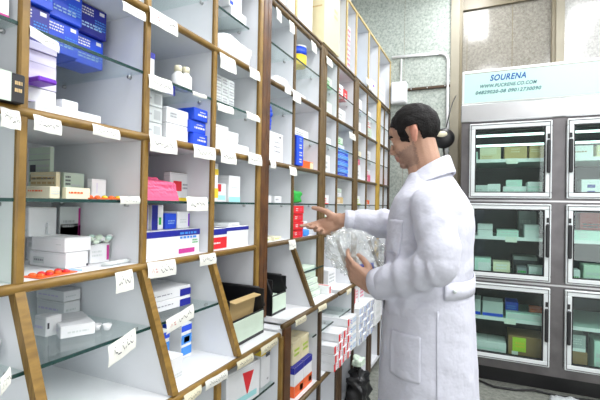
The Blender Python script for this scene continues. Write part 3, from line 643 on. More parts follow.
# lower cubbies of the near unit
o = carton_mesh(.19, .20, .145, 'white', [('TRI', 'T'), ('TRI', 'F'), ('N', .02, .05, .98, .2, 'aqua'), ('N', .1, .62, .7, .7, 'inkgrey', 1), ('F', .1, .1, .9, .25, 'aqua')]).build('medicine_carton')
o.location = (-.935, 1.375, .5755); o.rotation_euler = (0, 0, -.12); tag(o, 'large white carton with red triangles in the cubby under the ledge', 'box')
carton('tall white carton with a yellow top and black label, beside the red-triangle carton', -.965, -.85, 1.515, 1.59, .5745, .74, 'white', [('F', 0, .8, 1, 1, 'yellow'), ('N', .0, .8, 1, 1, 'yellow'), ('F', .45, .72, .95, .97, 'ink'), ('F', .5, .78, .9, .92, 'grey', 2), ('F', .6, .1, .8, .2, 'inkgrey', 1)])

# ------------------------------------------------------------------ two-bay unit with the dark brown posts
m = MB()
for i in range(7): m.ell((random.uniform(-.008, .008), random.uniform(-.006, .006), .018+i*.016), (.014, .022, .018), 'p_blue', None, 10, 7)
o = m.build('crumpled_packet'); o.location = (-1.0, 1.735, G+.03); o.location.z = F2+.10; tag(o, 'crumpled blue packet beside the brown post, on the carton with printed lines', 'packet')
o.location = (-1.0, 1.80, F2+.1555)
carton('tall white carton with small printed lines, under the glass beside the brown post', -1.2, -.985, 1.76, 1.94, F2, F2+.154, 'white', [('F', .45, .35, .85, .42, 'inkgrey', 1), ('F', .45, .5, .85, .57, 'inkgrey', 1), ('F', .45, .65, .8, .72, 'inkgrey', 1), ('F', .75, .85, .85, .9, 'ink')])
carton('deep blue upright carton with white lettering in front of the two-bay divider', -1.02, -.932, 2.003, 2.085, F2+.003, F2+.165, 'blue', [('N', .1, .05, .9, .95, 'navy'), ('F', .35, .08, .75, .25, 'white', 2), ('F', .35, .3, .75, .48, 'white', 2), ('F', .35, .55, .75, .72, 'white', 2), ('F', .35, .78, .7, .93, 'lightblue', 2)])
carton('orange-red low carton on the eye-level rail beyond the deep blue carton', -1.06, -.965, 2.14, 2.31, F2, F2+.045, 'orange', [('N', .1, .2, .9, .8, 'red', 1), ('F', .7, .1, .98, .9, 'beige')])
# tin
m = MB(); m.lathe([(.047, 0), (.05, .004), (.05, .062)], 'p_yellow', 24).lathe([(.0502, .062), (.0502, .105)], 'p_blue', 24).lathe([(.0505, .105), (.051, .112), (.048, .114)], 'p_white', 24)
o = m.build('medicine_tin'); o.location = (-1.01, 2.16, 2.1395); tag(o, 'round tin half blue and half yellow on the top glass', 'tin')
crumple('paper_bag', 'crumpled white paper on the second rail near the blue and yellow tin', 'paper', (-1.0, 1.88, F3+.001), .09, .15, .05, 'p_white', 21, .008)
carton('flat white carton beyond the crumpled paper on the second rail', -1.06, -.97, 2.02, 2.2, F3, F3+.03, 'white', [('F', .2, .3, .8, .6, 'inkgrey', 1)])
for i, y in enumerate((1.75, 1.86)):
    carton('small white carton on the third-row glass by the brown post, %s' % ('nearer the post', 'farther from the post')[i], -1.05, -.985, y, y+.075, g3, g3+.035, 'white', [('F', .1, .3, .5, .7, 'inkgrey', 1)])
    carton('white carton lying on the third-row floor by the brown post, %s' % ('beside it', 'beside the divider')[i], -1.06, -.975, y-.02, y+.06, F1, F1+.018, 'cream', [('F', .1, .3, .7, .7, 'lime', 1)])
# green bag, red packs
crumple('wrapped_pack', 'green wrapped packet on the glass above the red packs', 'packet', (-1.02, 2.1, g3+.001), .10, .13, .07, 'p_green', 31, .02)
z = F1
for i in range(4):
    carton('red carton with white lettering, %s of the stack of four by the hand' % ('bottom', 'second from bottom', 'third from bottom', 'top')[i], -1.08, -.955+.004*(i % 2), 2.005, 2.15, z, z+.043, 'red', [('N', 0, 0, .45, 1, 'white'), ('F', .25, .3, .45, .75, 'white', 2), ('F', .6, .3, .8, .75, 'pink', 2)], group='stack of red cartons'); z += .0442
carton('white carton behind the red stack, next to the dark post', -1.09, -.985, 2.17, 2.28, F1, F1+.085, 'white', [('F', .1, .6, .3, .9, 'navy'), ('F', .2, .2, .8, .4, 'palegrey', 2)])
crumple('wrapped_pack', 'small blue packet at the rail just beside the fingertips', 'packet', (-.975, 2.215, F1+.001), .04, .08, .04, 'p_sky', 41, .008)
bin2 = bin_box('black storage bin with a pale label in the sloping bin beside the brown post', (-1.05, 1.80, .816), .26, .15, .17, 0, 0)
carton('white strip carton inside the bin beside the brown post', -1.05, -.95, 1.77, 1.84, .824, .90, 'palegreen', [('F', .1, .4, .9, .7, 'grey', 2)])
LB = .815
z = LB
for i in range(5):
    carton('pale grey-green flat carton, %s of the bin stack below the red packs' % ('bottom', 'second from bottom', 'third', 'fourth', 'top')[i], -1.08, -.895-.004*(i % 2)-.010*i, 2.09, 2.29, z, z+.033, 'palegreen', [('F', .1, .3, .6, .6, 'grey', 1), ('F', .0, .0, 1, .12, 'grey'), ('N', .1, .3, .7, .6, 'grey', 1)], group='pale stack in the bin'); z += .0342
carton('white carton standing on the bin glass behind the pale stack', -1.1, -1.01, 2.02, 2.12, .98, 1.06, 'white', [('F', .1, .5, .9, .9, 'inkgrey', 2)])
carton('grey carton on the bin glass beside the white one', -1.1, -1.02, 2.13, 2.2, .98, 1.04, 'grey', [('F', .2, .3, .8, .7, 'white', 1)])
carton('white carton with a red stripe in the far part of the same bin', -.93, -.845, 2.297, 2.345, LB, LB+.05, 'white', [('F', .2, .1, .6, .9, 'red'), ('T', .2, .1, .6, .9, 'red')])
# lower cubbies of the two-bay unit
for i in range(2):
    for j in range(2):
        carton('blue-printed white carton in the cubby by the brown post, %s, %s' % (('lower', 'upper')[j], ('nearer the post', 'farther along')[i]), -.98+.02*i, -.885+.01*i, 1.725+i*.053, 1.776+i*.053, .40+j*.10, .498+j*.10, 'white', [('F', .15, .55, .7, .9, 'sky', 3), ('F', .15, .1, .7, .4, 'lightblue', 2), ('N', .3, .5, .8, .9, 'lightblue', 2)], group='blue-print cartons in the cubby')
for i in range(2):
    carton('orange-based navy-topped white carton on the cubby floor, %s the brown post' % ('nearer', 'farther from')[i], -.94, -.845, 1.835+i*.112, 1.943+i*.112, .40, .545, 'white', [('F', 0, 0, 1, .38, 'orange'), ('N', 0, 0, 1, .38, 'orange'), ('F', 0, .78, 1, 1, 'navy'), ('N', 0, .78, 1, 1, 'navy'), ('T', 0, 0, 1, 1, 'navy'), ('F', .6, .08, .95, .28, 'white')], group='orange-based cartons')
for i in range(2):
    carton('pale yellow clear-topped carton on the orange-based cartons, %s' % ('first', 'second')[i], -.96, -.865, 1.85+i*.105, 1.95+i*.105, .5465, .66, 'beige', [('F', .2, .3, .8, .7, 'lime', 2), ('N', .2, .3, .8, .7, 'cream', 2)], group='pale yellow cartons')

# ------------------------------------------------------------------ long stacks of red-ended and blue-ended cartons on the lower shelf
ordn = ('bottom', 'second from bottom', 'third from bottom', 'fourth from bottom', 'fifth from bottom', 'top')
pos = ('first', 'second', 'third', 'fourth', 'fifth', 'sixth', 'seventh')
for i in range(4):
    n = (3, 4, 4, 5)[i]
    for k in range(n):
        carton('red-ended white carton, %s in the %s stack of the red row' % ('top' if k == n-1 else ordn[k], pos[i]), -.995, -.775+.005*((i+k) % 2), 2.21+i*.076, 2.282+i*.076, .40+k*.049, .448+k*.049, 'white', [('F', 0, .05, .42, .95, 'red'), ('F', .6, .25, .92, .75, 'pink', 2)], group='red-ended cartons in a row of stacks')
for i in range(4):
    for k in range(5):
        carton('blue-printed white carton, %s in the %s stack of the blue row' % ('top' if k == 4 else ordn[k], pos[i]), -1.0, -.775+.006*((i+k) % 2), 2.70+i*.095, 2.79+i*.095, .40+k*.050, .449+k*.050, 'white', [('F', .1, .1, .4, .9, 'sky', 3), ('F', .55, .15, .9, .8, 'navy', 3)], group='blue-printed cartons in a row of stacks')
for k in range(4):
    carton('red-edged white carton, %s of the stack between red and blue rows' % ordn[k if k < 3 else 5], -1.0, -.79, 2.52, 2.60, .40+k*.055, .454+k*.055, 'white', [('F', 0, .05, .3, .95, 'red'), ('F', .5, .2, .9, .8, 'sky', 2)], group='in-between stack')
    carton('white carton with pale blue print, %s of the pile beside the in-between stack' % ordn[k if k < 3 else 5], -1.0, -.79, 2.605, 2.69, .40+k*.055, .454+k*.055, 'white', [('F', .1, .2, .9, .8, 'lightblue', 2)], group='pale blue pile')
for k in range(5):
    carton('plain white carton, %s of the farthest lower pile' % (ordn[k] if k < 4 else 'top'), -1.0, -.79, 3.2, 3.4, .40+k*.06, .459+k*.06, 'white', [('F', .2, .3, .8, .7, 'palegrey', 2)], group='farthest lower pile')
carton('tall white carton with a red upright stripe under the far ledge, near the lower hand', -.97, -.83, 2.72, 2.86, .651, .775, 'white', [('F', .15, .1, .5, .9, 'red'), ('F', .6, .3, .9, .8, 'pink', 3)])
carton('white carton with pink print beside the red-striped one under the far ledge', -.97, -.83, 2.88, 3.02, .651, .77, 'white', [('F', .2, .2, .8, .8, 'pink', 3)])
# black bag hung below the stacks
o = bag_mesh(.10, .22, .26, 'black', 51, .05).build('carrier_bag'); o.location = (-.82, 2.62, .07); o.location = (-.755, 2.62, .001); tag(o, 'black plastic bag on the floor below the blue-printed stacks', 'bag')
m = MB(); m.tube([(-.0, -.04, .2), (.02, -.03, .30), (.0, 0, .34), (-.02, .03, .30), (0, .05, .2)], .008, 'black', 8); h = m.build('handle_loop', o)
crumple('crumpled_packet', 'small clear and white wrapper lying on the black bag', 'wrapper', (-.745, 2.60, .312), .07, .09, .05, 'p_palegreen', 61, .02)

# ------------------------------------------------------------------ far units
z = F2
for i in range(8):
    carton('bright blue pack, %s of the stack of eight between the olive posts' % ('bottom', 'second', 'third', 'fourth', 'fifth', 'sixth', 'seventh', 'top')[i], -1.06, -.955+.003*(i % 2), 2.715, 2.96, z, z+.0235, 'sky' if i % 2 else 'blue', [('F', .0, .0, 1, .12, 'lightblue'), ('F', .2, .3, .7, .7, 'lightblue', 1)], group='stack of eight blue packs'); z += .0242
FAR = [  # bay, shelf z, y offset, y width, height, base, stripe, label
 ('C1', G+.004, .02, .16, .05, 'white', 'palegrey', 'white flat carton on the glass before the blue pack stack'),
 ('C2', 1.742, .03, .2, .04, 'white', 'grey', 'white carton with grey print on the glass above the blue pack stack'),
 ('C2', 1.742+.0415, .05, .14, .05, 'palegreen', 'green', 'pale green carton lying on the white grey-print carton'),
 ('C1', F2, .05, .12, .12, 'white', 'grey', 'white upright carton standing just before the blue pack stack'),
 ('C2', F3, .04, .2, .10, 'white', 'grey', 'white broad carton on the second rail between the olive posts'),
 ('C1', F3, .03, .16, .09, 'palegreen', 'white', 'pale green carton on the second rail beside the first olive post'),
 ('C2', 2.124, .04, .14, .09, 'white', 'red', 'white carton with a red patch on the top glass between the olive posts'),
 ('C2', 2.124, .20, .08, .08, 'red', 'white', 'small red carton on the top glass against the olive post'),
 ('C1', 2.124, .05, .13, .07, 'palegreen', 'green', 'green-printed carton on the top glass past the two-bay unit'),
 ('C2', g3, .04, .18, .05, 'cardboard', 'white', 'brown low carton on the glass under the blue pack stack'),
 ('C2', g3+.0512, .06, .12, .03, 'white', 'grey', 'small white packet on the brown low carton'),
 ('C1', g3, .03, .13, .06, 'white', 'red', 'white and red carton on the glass below the upright white carton'),
 ('C1', F1, .03, .15, .06, 'white', 'orange', 'white and orange carton on the lowest rail past the dark post'),
 ('C2', F1, .05, .18, .11, 'white', 'grey', 'tall white carton on the lowest rail behind the hand'),
 ('D1', F2, .04, .16, .12, 'white', 'grey', 'white carton beside the pink cartons past the second olive post'),
 ('D2', F2, .03, .2, .06, 'pink', 'white', 'pink carton at the bottom beside the yellow post'),
 ('D2', F2+.0612, .04, .18, .05, 'white', 'pink', 'white and pink carton on the pink one beside the yellow post'),
 ('D1', 1.742, .03, .18, .05, 'cream', 'grey', 'cream flat carton on the glass past the second olive post'),
 ('D2', 1.742, .05, .18, .09, 'white', 'grey', 'white carton on the glass beside the yellow post'),
 ('D1', F3, .04, .14, .09, 'white', 'grey', 'white carton on the second rail past the second olive post'),
 ('D2', F3, .05, .2, .10, 'palegreen', 'grey', 'grey-green carton on the second rail beside the yellow post'),
 ('D2', 2.124, .06, .15, .06, 'white', 'grey', 'white carton on the top glass beside the yellow post'),
 ('D1', F1, .04, .15, .12, 'palegreen', 'green', 'pale green carton on the lowest rail past the second olive post'),
 ('D2', F1, .04, .2, .09, 'white', 'brown', 'white and brown carton on the lowest rail beside the yellow post'),
 ('D2', g3, .05, .16, .04, 'orange', 'white', 'orange flat carton on the third-row glass beside the yellow post'),
 ('D1', g3, .05, .16, .07, 'white', 'lime', 'white and lime carton on the third-row glass past the second olive post'),
 ('E1', F2, .03, .12, .10, 'red', 'white', 'red carton on the eye-level rail of the last unit'),
 ('E2', F2, .03, .12, .07, 'red', 'pink', 'red and pink carton deep in the last unit'),
 ('E1', 1.742, .03, .12, .06, 'white', 'grey', 'white carton on the glass of the last unit'),
 ('E2', 1.742, .03, .12, .05, 'white', 'grey', 'grey-print carton on the glass against the last post'),
 ('E1', F3, .03, .12, .11, 'white', 'grey', 'white tall carton on the second rail of the last unit'),
 ('E1', F1, .03, .12, .11, 'white', 'grey', 'white carton on the lowest rail of the last unit'),
 ('C1', F1+.0612, .04, .12, .07, 'white', 'green', 'white and green carton on the white and orange one past the dark post'),
 ('C2', g3+.0822, .08, .1, .03, 'palegreen', 'grey', 'tiny pale green carton on the white packet below the blue packs'),
 ('D1', F2+.1212, .05, .12, .05, 'pink', 'white', 'small pink carton on the white one past the second olive post'),
 ('D2', F3+.1012, .06, .15, .07, 'white', 'red', 'white carton with red print on the grey-green one beside the yellow post'),
 ('E2', F3, .03, .13, .08, 'white', 'sky', 'white carton with blue print on the second rail of the last unit'),
 ('E2', F1, .03, .13, .08, 'white', 'pink', 'white carton with pink print on the lowest rail of the last unit'),
 ('E1', g3, .03, .13, .05, 'palegreen', 'green', 'pale green carton on the third-row glass of the last unit'),
 ('D1', 2.124, .05, .16, .10, 'white', 'lilac', 'white carton with lilac print on the top glass past the second olive post'),
 ('B1', F3, .01, .06, .03, 'white', 'grey', 'small white carton at the brown post on the second rail'),
 ('B2', 1.7245, .05, .2, .05, 'white', 'grey', 'white flat carton on the glass above the orange-red low carton'),
]
for (b, z, dy, w, h, base, st, lab) in FAR:
    p0, p1 = bays[b]
    w = min(w, p1-p0-dy-.005)
    carton(lab, -1.10, -.975, p0+dy, p0+dy+w, z, z+h, base, [('F', .1, .2, .6, .7, st, 2), ('N', .2, .3, .9, .6, st, 1), ('F', 0, 0, 1, .1, st)])
for i, (b, lab) in enumerate((('C1', 'white carton in the sloping bin behind the plastic bag, nearer the brown post'), ('C2', 'white carton in the sloping bin behind the plastic bag, farther along'), ('D1', 'white carton in the far sloping bin behind the sleeve'))):
    p0, p1 = bays[b]; carton(lab, -1.05, -.92, p0+.03, p0+.17, LB, LB+.11+.03*(i % 2), 'white', [('F', .1, .2, .8, .8, ('grey', 'red', 'grey')[i], 3)])
# overhead cabinet contents
OB = 2.353
pcs = [('large beige cardboard carton in the overhead cabinet above the two-bay post', -1.25, -.935, 2.375, 2.66, .475, 'beige', [('F', .62, .45, .85, .62, 'cardboard', 2), ('N', .05, .48, .95, .5, 'cardboard')]),
       ('beige carton in the overhead cabinet above the brown post', -1.2, -.98, 1.65, 1.80, .40, 'beige', [('F', .2, .3, .8, .6, 'cardboard', 2)]),
       ('white carton in the overhead cabinet next to the large beige one', -1.2, -1.0, 2.02, 2.34, .44, 'white', [('F', .6, .5, .9, .7, 'palegrey', 2)]),
       ('white carton in the overhead cabinet beside the beige carton above the brown post', -1.2, -1.0, 1.82, 1.97, .42, 'white', [('F', .3, .5, .8, .7, 'palegrey', 2)]),
       ('tall white carton with pink speckled print in the overhead cabinet', -1.15, -.985, 2.89, 3.06, .36, 'white', [('F', .05, .04, .95, .96, 'pink', 9), ('F', .1, .1, .9, .9, 'lilac', 7), ('N', .2, .1, .95, .9, 'pink', 8)]),
       ('pale blue upright carton beyond the pink speckled carton overhead', -1.15, -1.0, 3.13, 3.27, .33, 'lightblue', [('F', .1, .1, .9, .9, 'white', 4)]),
       ('small white carton with a purple disc in the far overhead cabinet', -1.05, -.96, 3.62, 3.76, .13, 'white', [('F', .3, .3, .7, .7, 'purple')]),
       ('white carton at the far end of the overhead cabinet', -1.1, -.97, 3.9, 4.2, .24, 'white', [('F', .2, .3, .8, .7, 'palegrey', 2)])]
for lab, x0, x1, y0, y1, h, base, dec in pcs: carton(lab, x0, x1, y0, y1, OB, OB+h, base, dec)

# ------------------------------------------------------------------ wall fittings beyond the shelving
m = MB(); path = [(-.935, BW-.02, 2.905), (-.46, BW-.02, 2.885)]
for k in range(7):
    a = math.pi/2*k/6; path.append((-.46+.085*math.sin(a), BW-.02, 2.80+.085*math.cos(a)))
path.append((-.375, BW-.02, .05)); m.tube(path, .014, 'p_white', 10)
for z in (2.6, 1.9, 1.1): m.box(-.40, -.35, BW-.012, BW-.0005, z-.01, z+.01, 'p_palegrey')
tag(m.build('conduit_pipe'), 'white conduit pipe running along the granite wall and bending down beside the trim', 'pipe')
m = MB(); m.box(-.765, -.352, BW-.03, BW-.0005, 2.535, 2.562, 'darkwood', .004)
for x in (-.73, -.57, -.4): m.tube([(x, BW-.031, 2.548), (x, BW-.036, 2.548)], .007, 'steel', 10)
tag(m.build('wall_rail'), 'dark narrow rail fixed across the granite wall', 'rail')
e = empty('junction_box', 'white electrical box on the granite wall at the end of the shelving', 'electrical box', (-.855, BW, 2.52))
MB().box(-.07, .085, -.10, -.0005, -.12, .10, 'p_white', .008).build('housing', e); MB().box(-.055, .07, -.106, -.1, -.10, .085, 'p_white', .004).build('cover', e)
o = MB().tube([(.02, -.04, .1), (.02, -.025, .2), (.02, -.02, .355)], .008, 'p_white', 8).build('conduit', e)
# round black lamp hanging at the trim
e = empty('hanging_lamp', 'round black lamp with a pale face hanging on a cord behind the neck', 'lamp', (-.34, 3.62, 1.915))
m = MB(); R_ = Matrix.Rotation(math.radians(80), 3, 'X') @ Matrix.Identity(3)
m.ell((0, 0, 0), (.088, .055, .085), 'black'); m.build('shade', e)
m = MB(); m.ell((-.01, -.052, .028), (.045, .018, .025), 'p_cream'); m.build('face', e)
m = MB(); m.tube([(.02, 0, .09), (.035, .05, .2), (.05, .2, .34), (.045, .68, .52)], .005, 'black', 8); m.build('cord', e)
m = MB(); m.tube([(0, 0, -.08), (.01, .0, -.16), (-.02, .05, -.3), (-.02, .25, -1.0), (-.02, .4, -1.91)], .008, 'black', 8); m.build('stem', e)

# ------------------------------------------------------------------ display refrigerator
FY = 3.5; FX0, FX1 = -.195, 1.19; FB = 4.28
fr = empty('display_refrigerator', 'stainless six-door glass display refrigerator with a pale mint sign on top', 'refrigerator', ((FX0+FX1)/2, FY+.35, 0))
def putf(mb, nm, par=None):
    o = mb.build(nm); o.parent = par or fr
    if par is None: o.matrix_parent_inverse = Matrix.Translation(-Vector(fr.location))
    return o
DOORS = [(-.133, .420, 1), (.512, 1.065, 0)]; ROWS = [(.204, .772), (.813, 1.378), (1.42, 1.99)]
m = MB()
m.box(FX0, FX1, FB-.04, FB, .13, 2.15, 'steeldark').box(FX0, FX0+.03, FY+.03, FB-.04, .13, 2.15, 'steel').box(FX1-.03, FX1, FY+.03, FB-.04, .13, 2.15, 'steel')
m.box(FX0, FX1, FY+.03, FB-.04, .13, .165, 'steeldark').box(FX0, FX1, FY+.03, FB-.04, 2.05, 2.15, 'steel')
putf(m, 'cabinet_body')
m = MB(); m.box(FX0, -.10, FY, FY+.03, .15, 2.02, 'steeldark'); m.box(.388, .545, FY, FY+.03, .15, 2.02, 'steeldark'); m.box(1.032, FX1, FY, FY+.03, .15, 2.02, 'steeldark')
for z0, z1 in ((.13, .235), (.742, .843), (1.348, 1.45), (1.96, 2.02)): m.box(FX0, FX1, FY+.001, FY+.031, z0, z1, 'steeldark')
for z in (.79, 1.40): m.box(FX0, FX1, FY-.004, FY+.002, z-.006, z+.006, 'steel')
putf(m, 'face_frame')
putf(MB().box(FX0-.005, FX1+.005, FY-.02, FY+.03, 2.012, 2.15, 'steel', .006), 'header_panel')
putf(MB().box(FX0+.04, FX1-.04, FY+.08, FB-.1, .0, .13, 'black'), 'plinth')
lin = MB(); t = .012
for x0, x1 in ((-.165, -.153), (.455, .475), (1.148, 1.16)): lin.box(x0, x1, FY+.04, FB-.045, .166, 2.049, 'p_ink')
lin.box(-.165, 1.16, FB-.055, FB-.041, .166, 2.049, 'p_ink')
for z in (.79, 1.40): lin.box(-.165, 1.16, FY+.04, FB-.045, z-.012, z+.012, 'p_palegrey')
putf(lin, 'inner_liner')
FSH = {0: .49, 1: 1.115, 2: 1.715}
for c, (x0, x1) in enumerate(((-.152, .454), (.476, 1.147))):
    for r in range(3):
        z = FSH[r]
        sh = putf(MB().box(x0+.002, x1-.002, FY+.06, FB-.12, z-.008, z+.004, 'p_mint').box(x0+.002, x1-.002, FY+.05, FY+.06, z-.016, z+.010, 'p_white'), 'wire_shelf')
        putf(MB().box(x0+.28, x0+.36, FY+.044, FY+.0495, z-.03, z+.012, 'p_tag'), 'price_slip', sh)
        if r == 2:
            putf(MB().tube([(x0+.03, FY+.16, 1.925), (x1-.03, FY+.16, 1.925)], .010, 'fridgetube', 10).tube([(x0+.03, FY+.42, 1.88), (x1-.03, FY+.42, 1.88)], .010, 'fridgetube', 10), 'lamp_tube')
        else:
            putf(MB().tube([(x0+.05, FY+.10, ROWS[r][1]-.01), (x1-.05, FY+.10, ROWS[r][1]-.01)], .0045, 'fridgetube', 8), 'lamp_tube')
for c, (x0, x1, hr) in enumerate(DOORS):
    for r, (z0, z1) in enumerate(ROWS):
        w = .042; y0, y1 = FY-.042, FY-.004
        m = MB()
        for (a, b, cc, d) in ((x0, x1, z1-w, z1), (x0, x1, z0, z0+w), (x0, x0+w, z0+w, z1-w), (x1-w, x1, z0+w, z1-w)): m.box(a, b, y0, y1, cc, d, 'alu', .004)
        dr = putf(m, 'door')
        g = MB(); q = .009
        for (a, b, cc, d) in ((x0+q, x1-q, z1-q-.005, z1-q), (x0+q, x1-q, z0+q, z0+q+.005), (x0+q, x0+q+.005, z0+q, z1-q), (x1-q-.005, x1-q, z0+q, z1-q)): g.box(a, b, y0-.0025, y0+.001, cc, d, 'gasket')
        for (a, b, cc, d) in ((x0+w-.001, x1-w+.001, z1-w-.008, z1-w), (x0+w-.001, x1-w+.001, z0+w, z0+w+.006), (x0+w-.001, x0+w+.006, z0+w, z1-w), (x1-w-.006, x1-w+.001, z0+w, z1-w)): g.box(a, b, y0+.001, y1-.004, cc, d, 'blackrubber')
        putf(g, 'gasket', dr)
        putf(MB().box(x0+w, x1-w, FY-.026, FY-.022, z0+w, z1-w, 'doorglass'), 'glass_pane', dr)
        hx = x1-.022 if hr else x0+.022; zc = (z0+z1)/2+.02
        putf(MB().box(hx-.012, hx+.012, y0-.022, y0-.0026, zc-.12, zc+.12, 'black', .006).box(hx-.008, hx+.008, y0-.004, y0-.002, zc+.13, zc+.165, 'black'), 'handle', dr)
# sign (front face leans slightly)
sg = putf(MB().box(FX0, FX1+.02, FY-.01, FY+.16, 2.152, 2.415, 'signframe', .006), 'sign_box')
putf(MB().box(FX0+.018, FX1+.01, FY-.0135, FY-.0102, 2.165, 2.395, 'sign'), 'sign_panel', sg)
putf(MB().box(FX0+.018, FX1+.01, FY-.0142, FY-.0136, 2.388, 2.394, 'trim'), 'sign_rule', sg)
def text_obj(txt, size, loc, mname, par, name, shear=0.25, ext=.0008, wide=1.0):
    cu = bpy.data.curves.new(name, 'FONT'); cu.body = txt; cu.size = size; cu.shear = shear; cu.extrude = ext; cu.align_x = 'LEFT'; cu.space_character = 1.12; cu.offset = size*.03
    cu.materials.append(M[mname]); t = bpy.data.objects.new(name, cu); COL.objects.link(t)
    t.rotation_euler = (math.pi/2, 0, 0); t.scale = (wide, 1, 1)
    dg = bpy.context.evaluated_depsgraph_get(); me = bpy.data.meshes.new_from_object(t.evaluated_get(dg)); bpy.data.objects.remove(t)
    o = bpy.data.objects.new(name, me); COL.objects.link(o); o.location = loc; o.rotation_euler = (math.pi/2, 0, 0); o.scale = (wide, 1, 1); o.parent = par
    if par is None: pass
    return o
M['signblue'] = mat('sign_letters_blue', (.01, .09, .33), .5); M['signgrey'] = mat('sign_letters_grey', (.06, .17, .19), .5)
for txt, size, xa, xb, zz, mm in (('SOURENA', .062, .004, .25, 2.322, 'signblue'), ('WWW.PUCRENE.CO.COM', .036, -.068, .322, 2.272, 'signgrey'), ('04829020-08 09012730090', .036, -.098, .35, 2.225, 'signgrey')):
    o = text_obj(txt, size, (xa, FY-.0146, zz), mm, sg, 'lettering', .28)
    o.scale.x = (xb-xa)/max(1e-6, max(v.co.x for v in o.data.vertices))
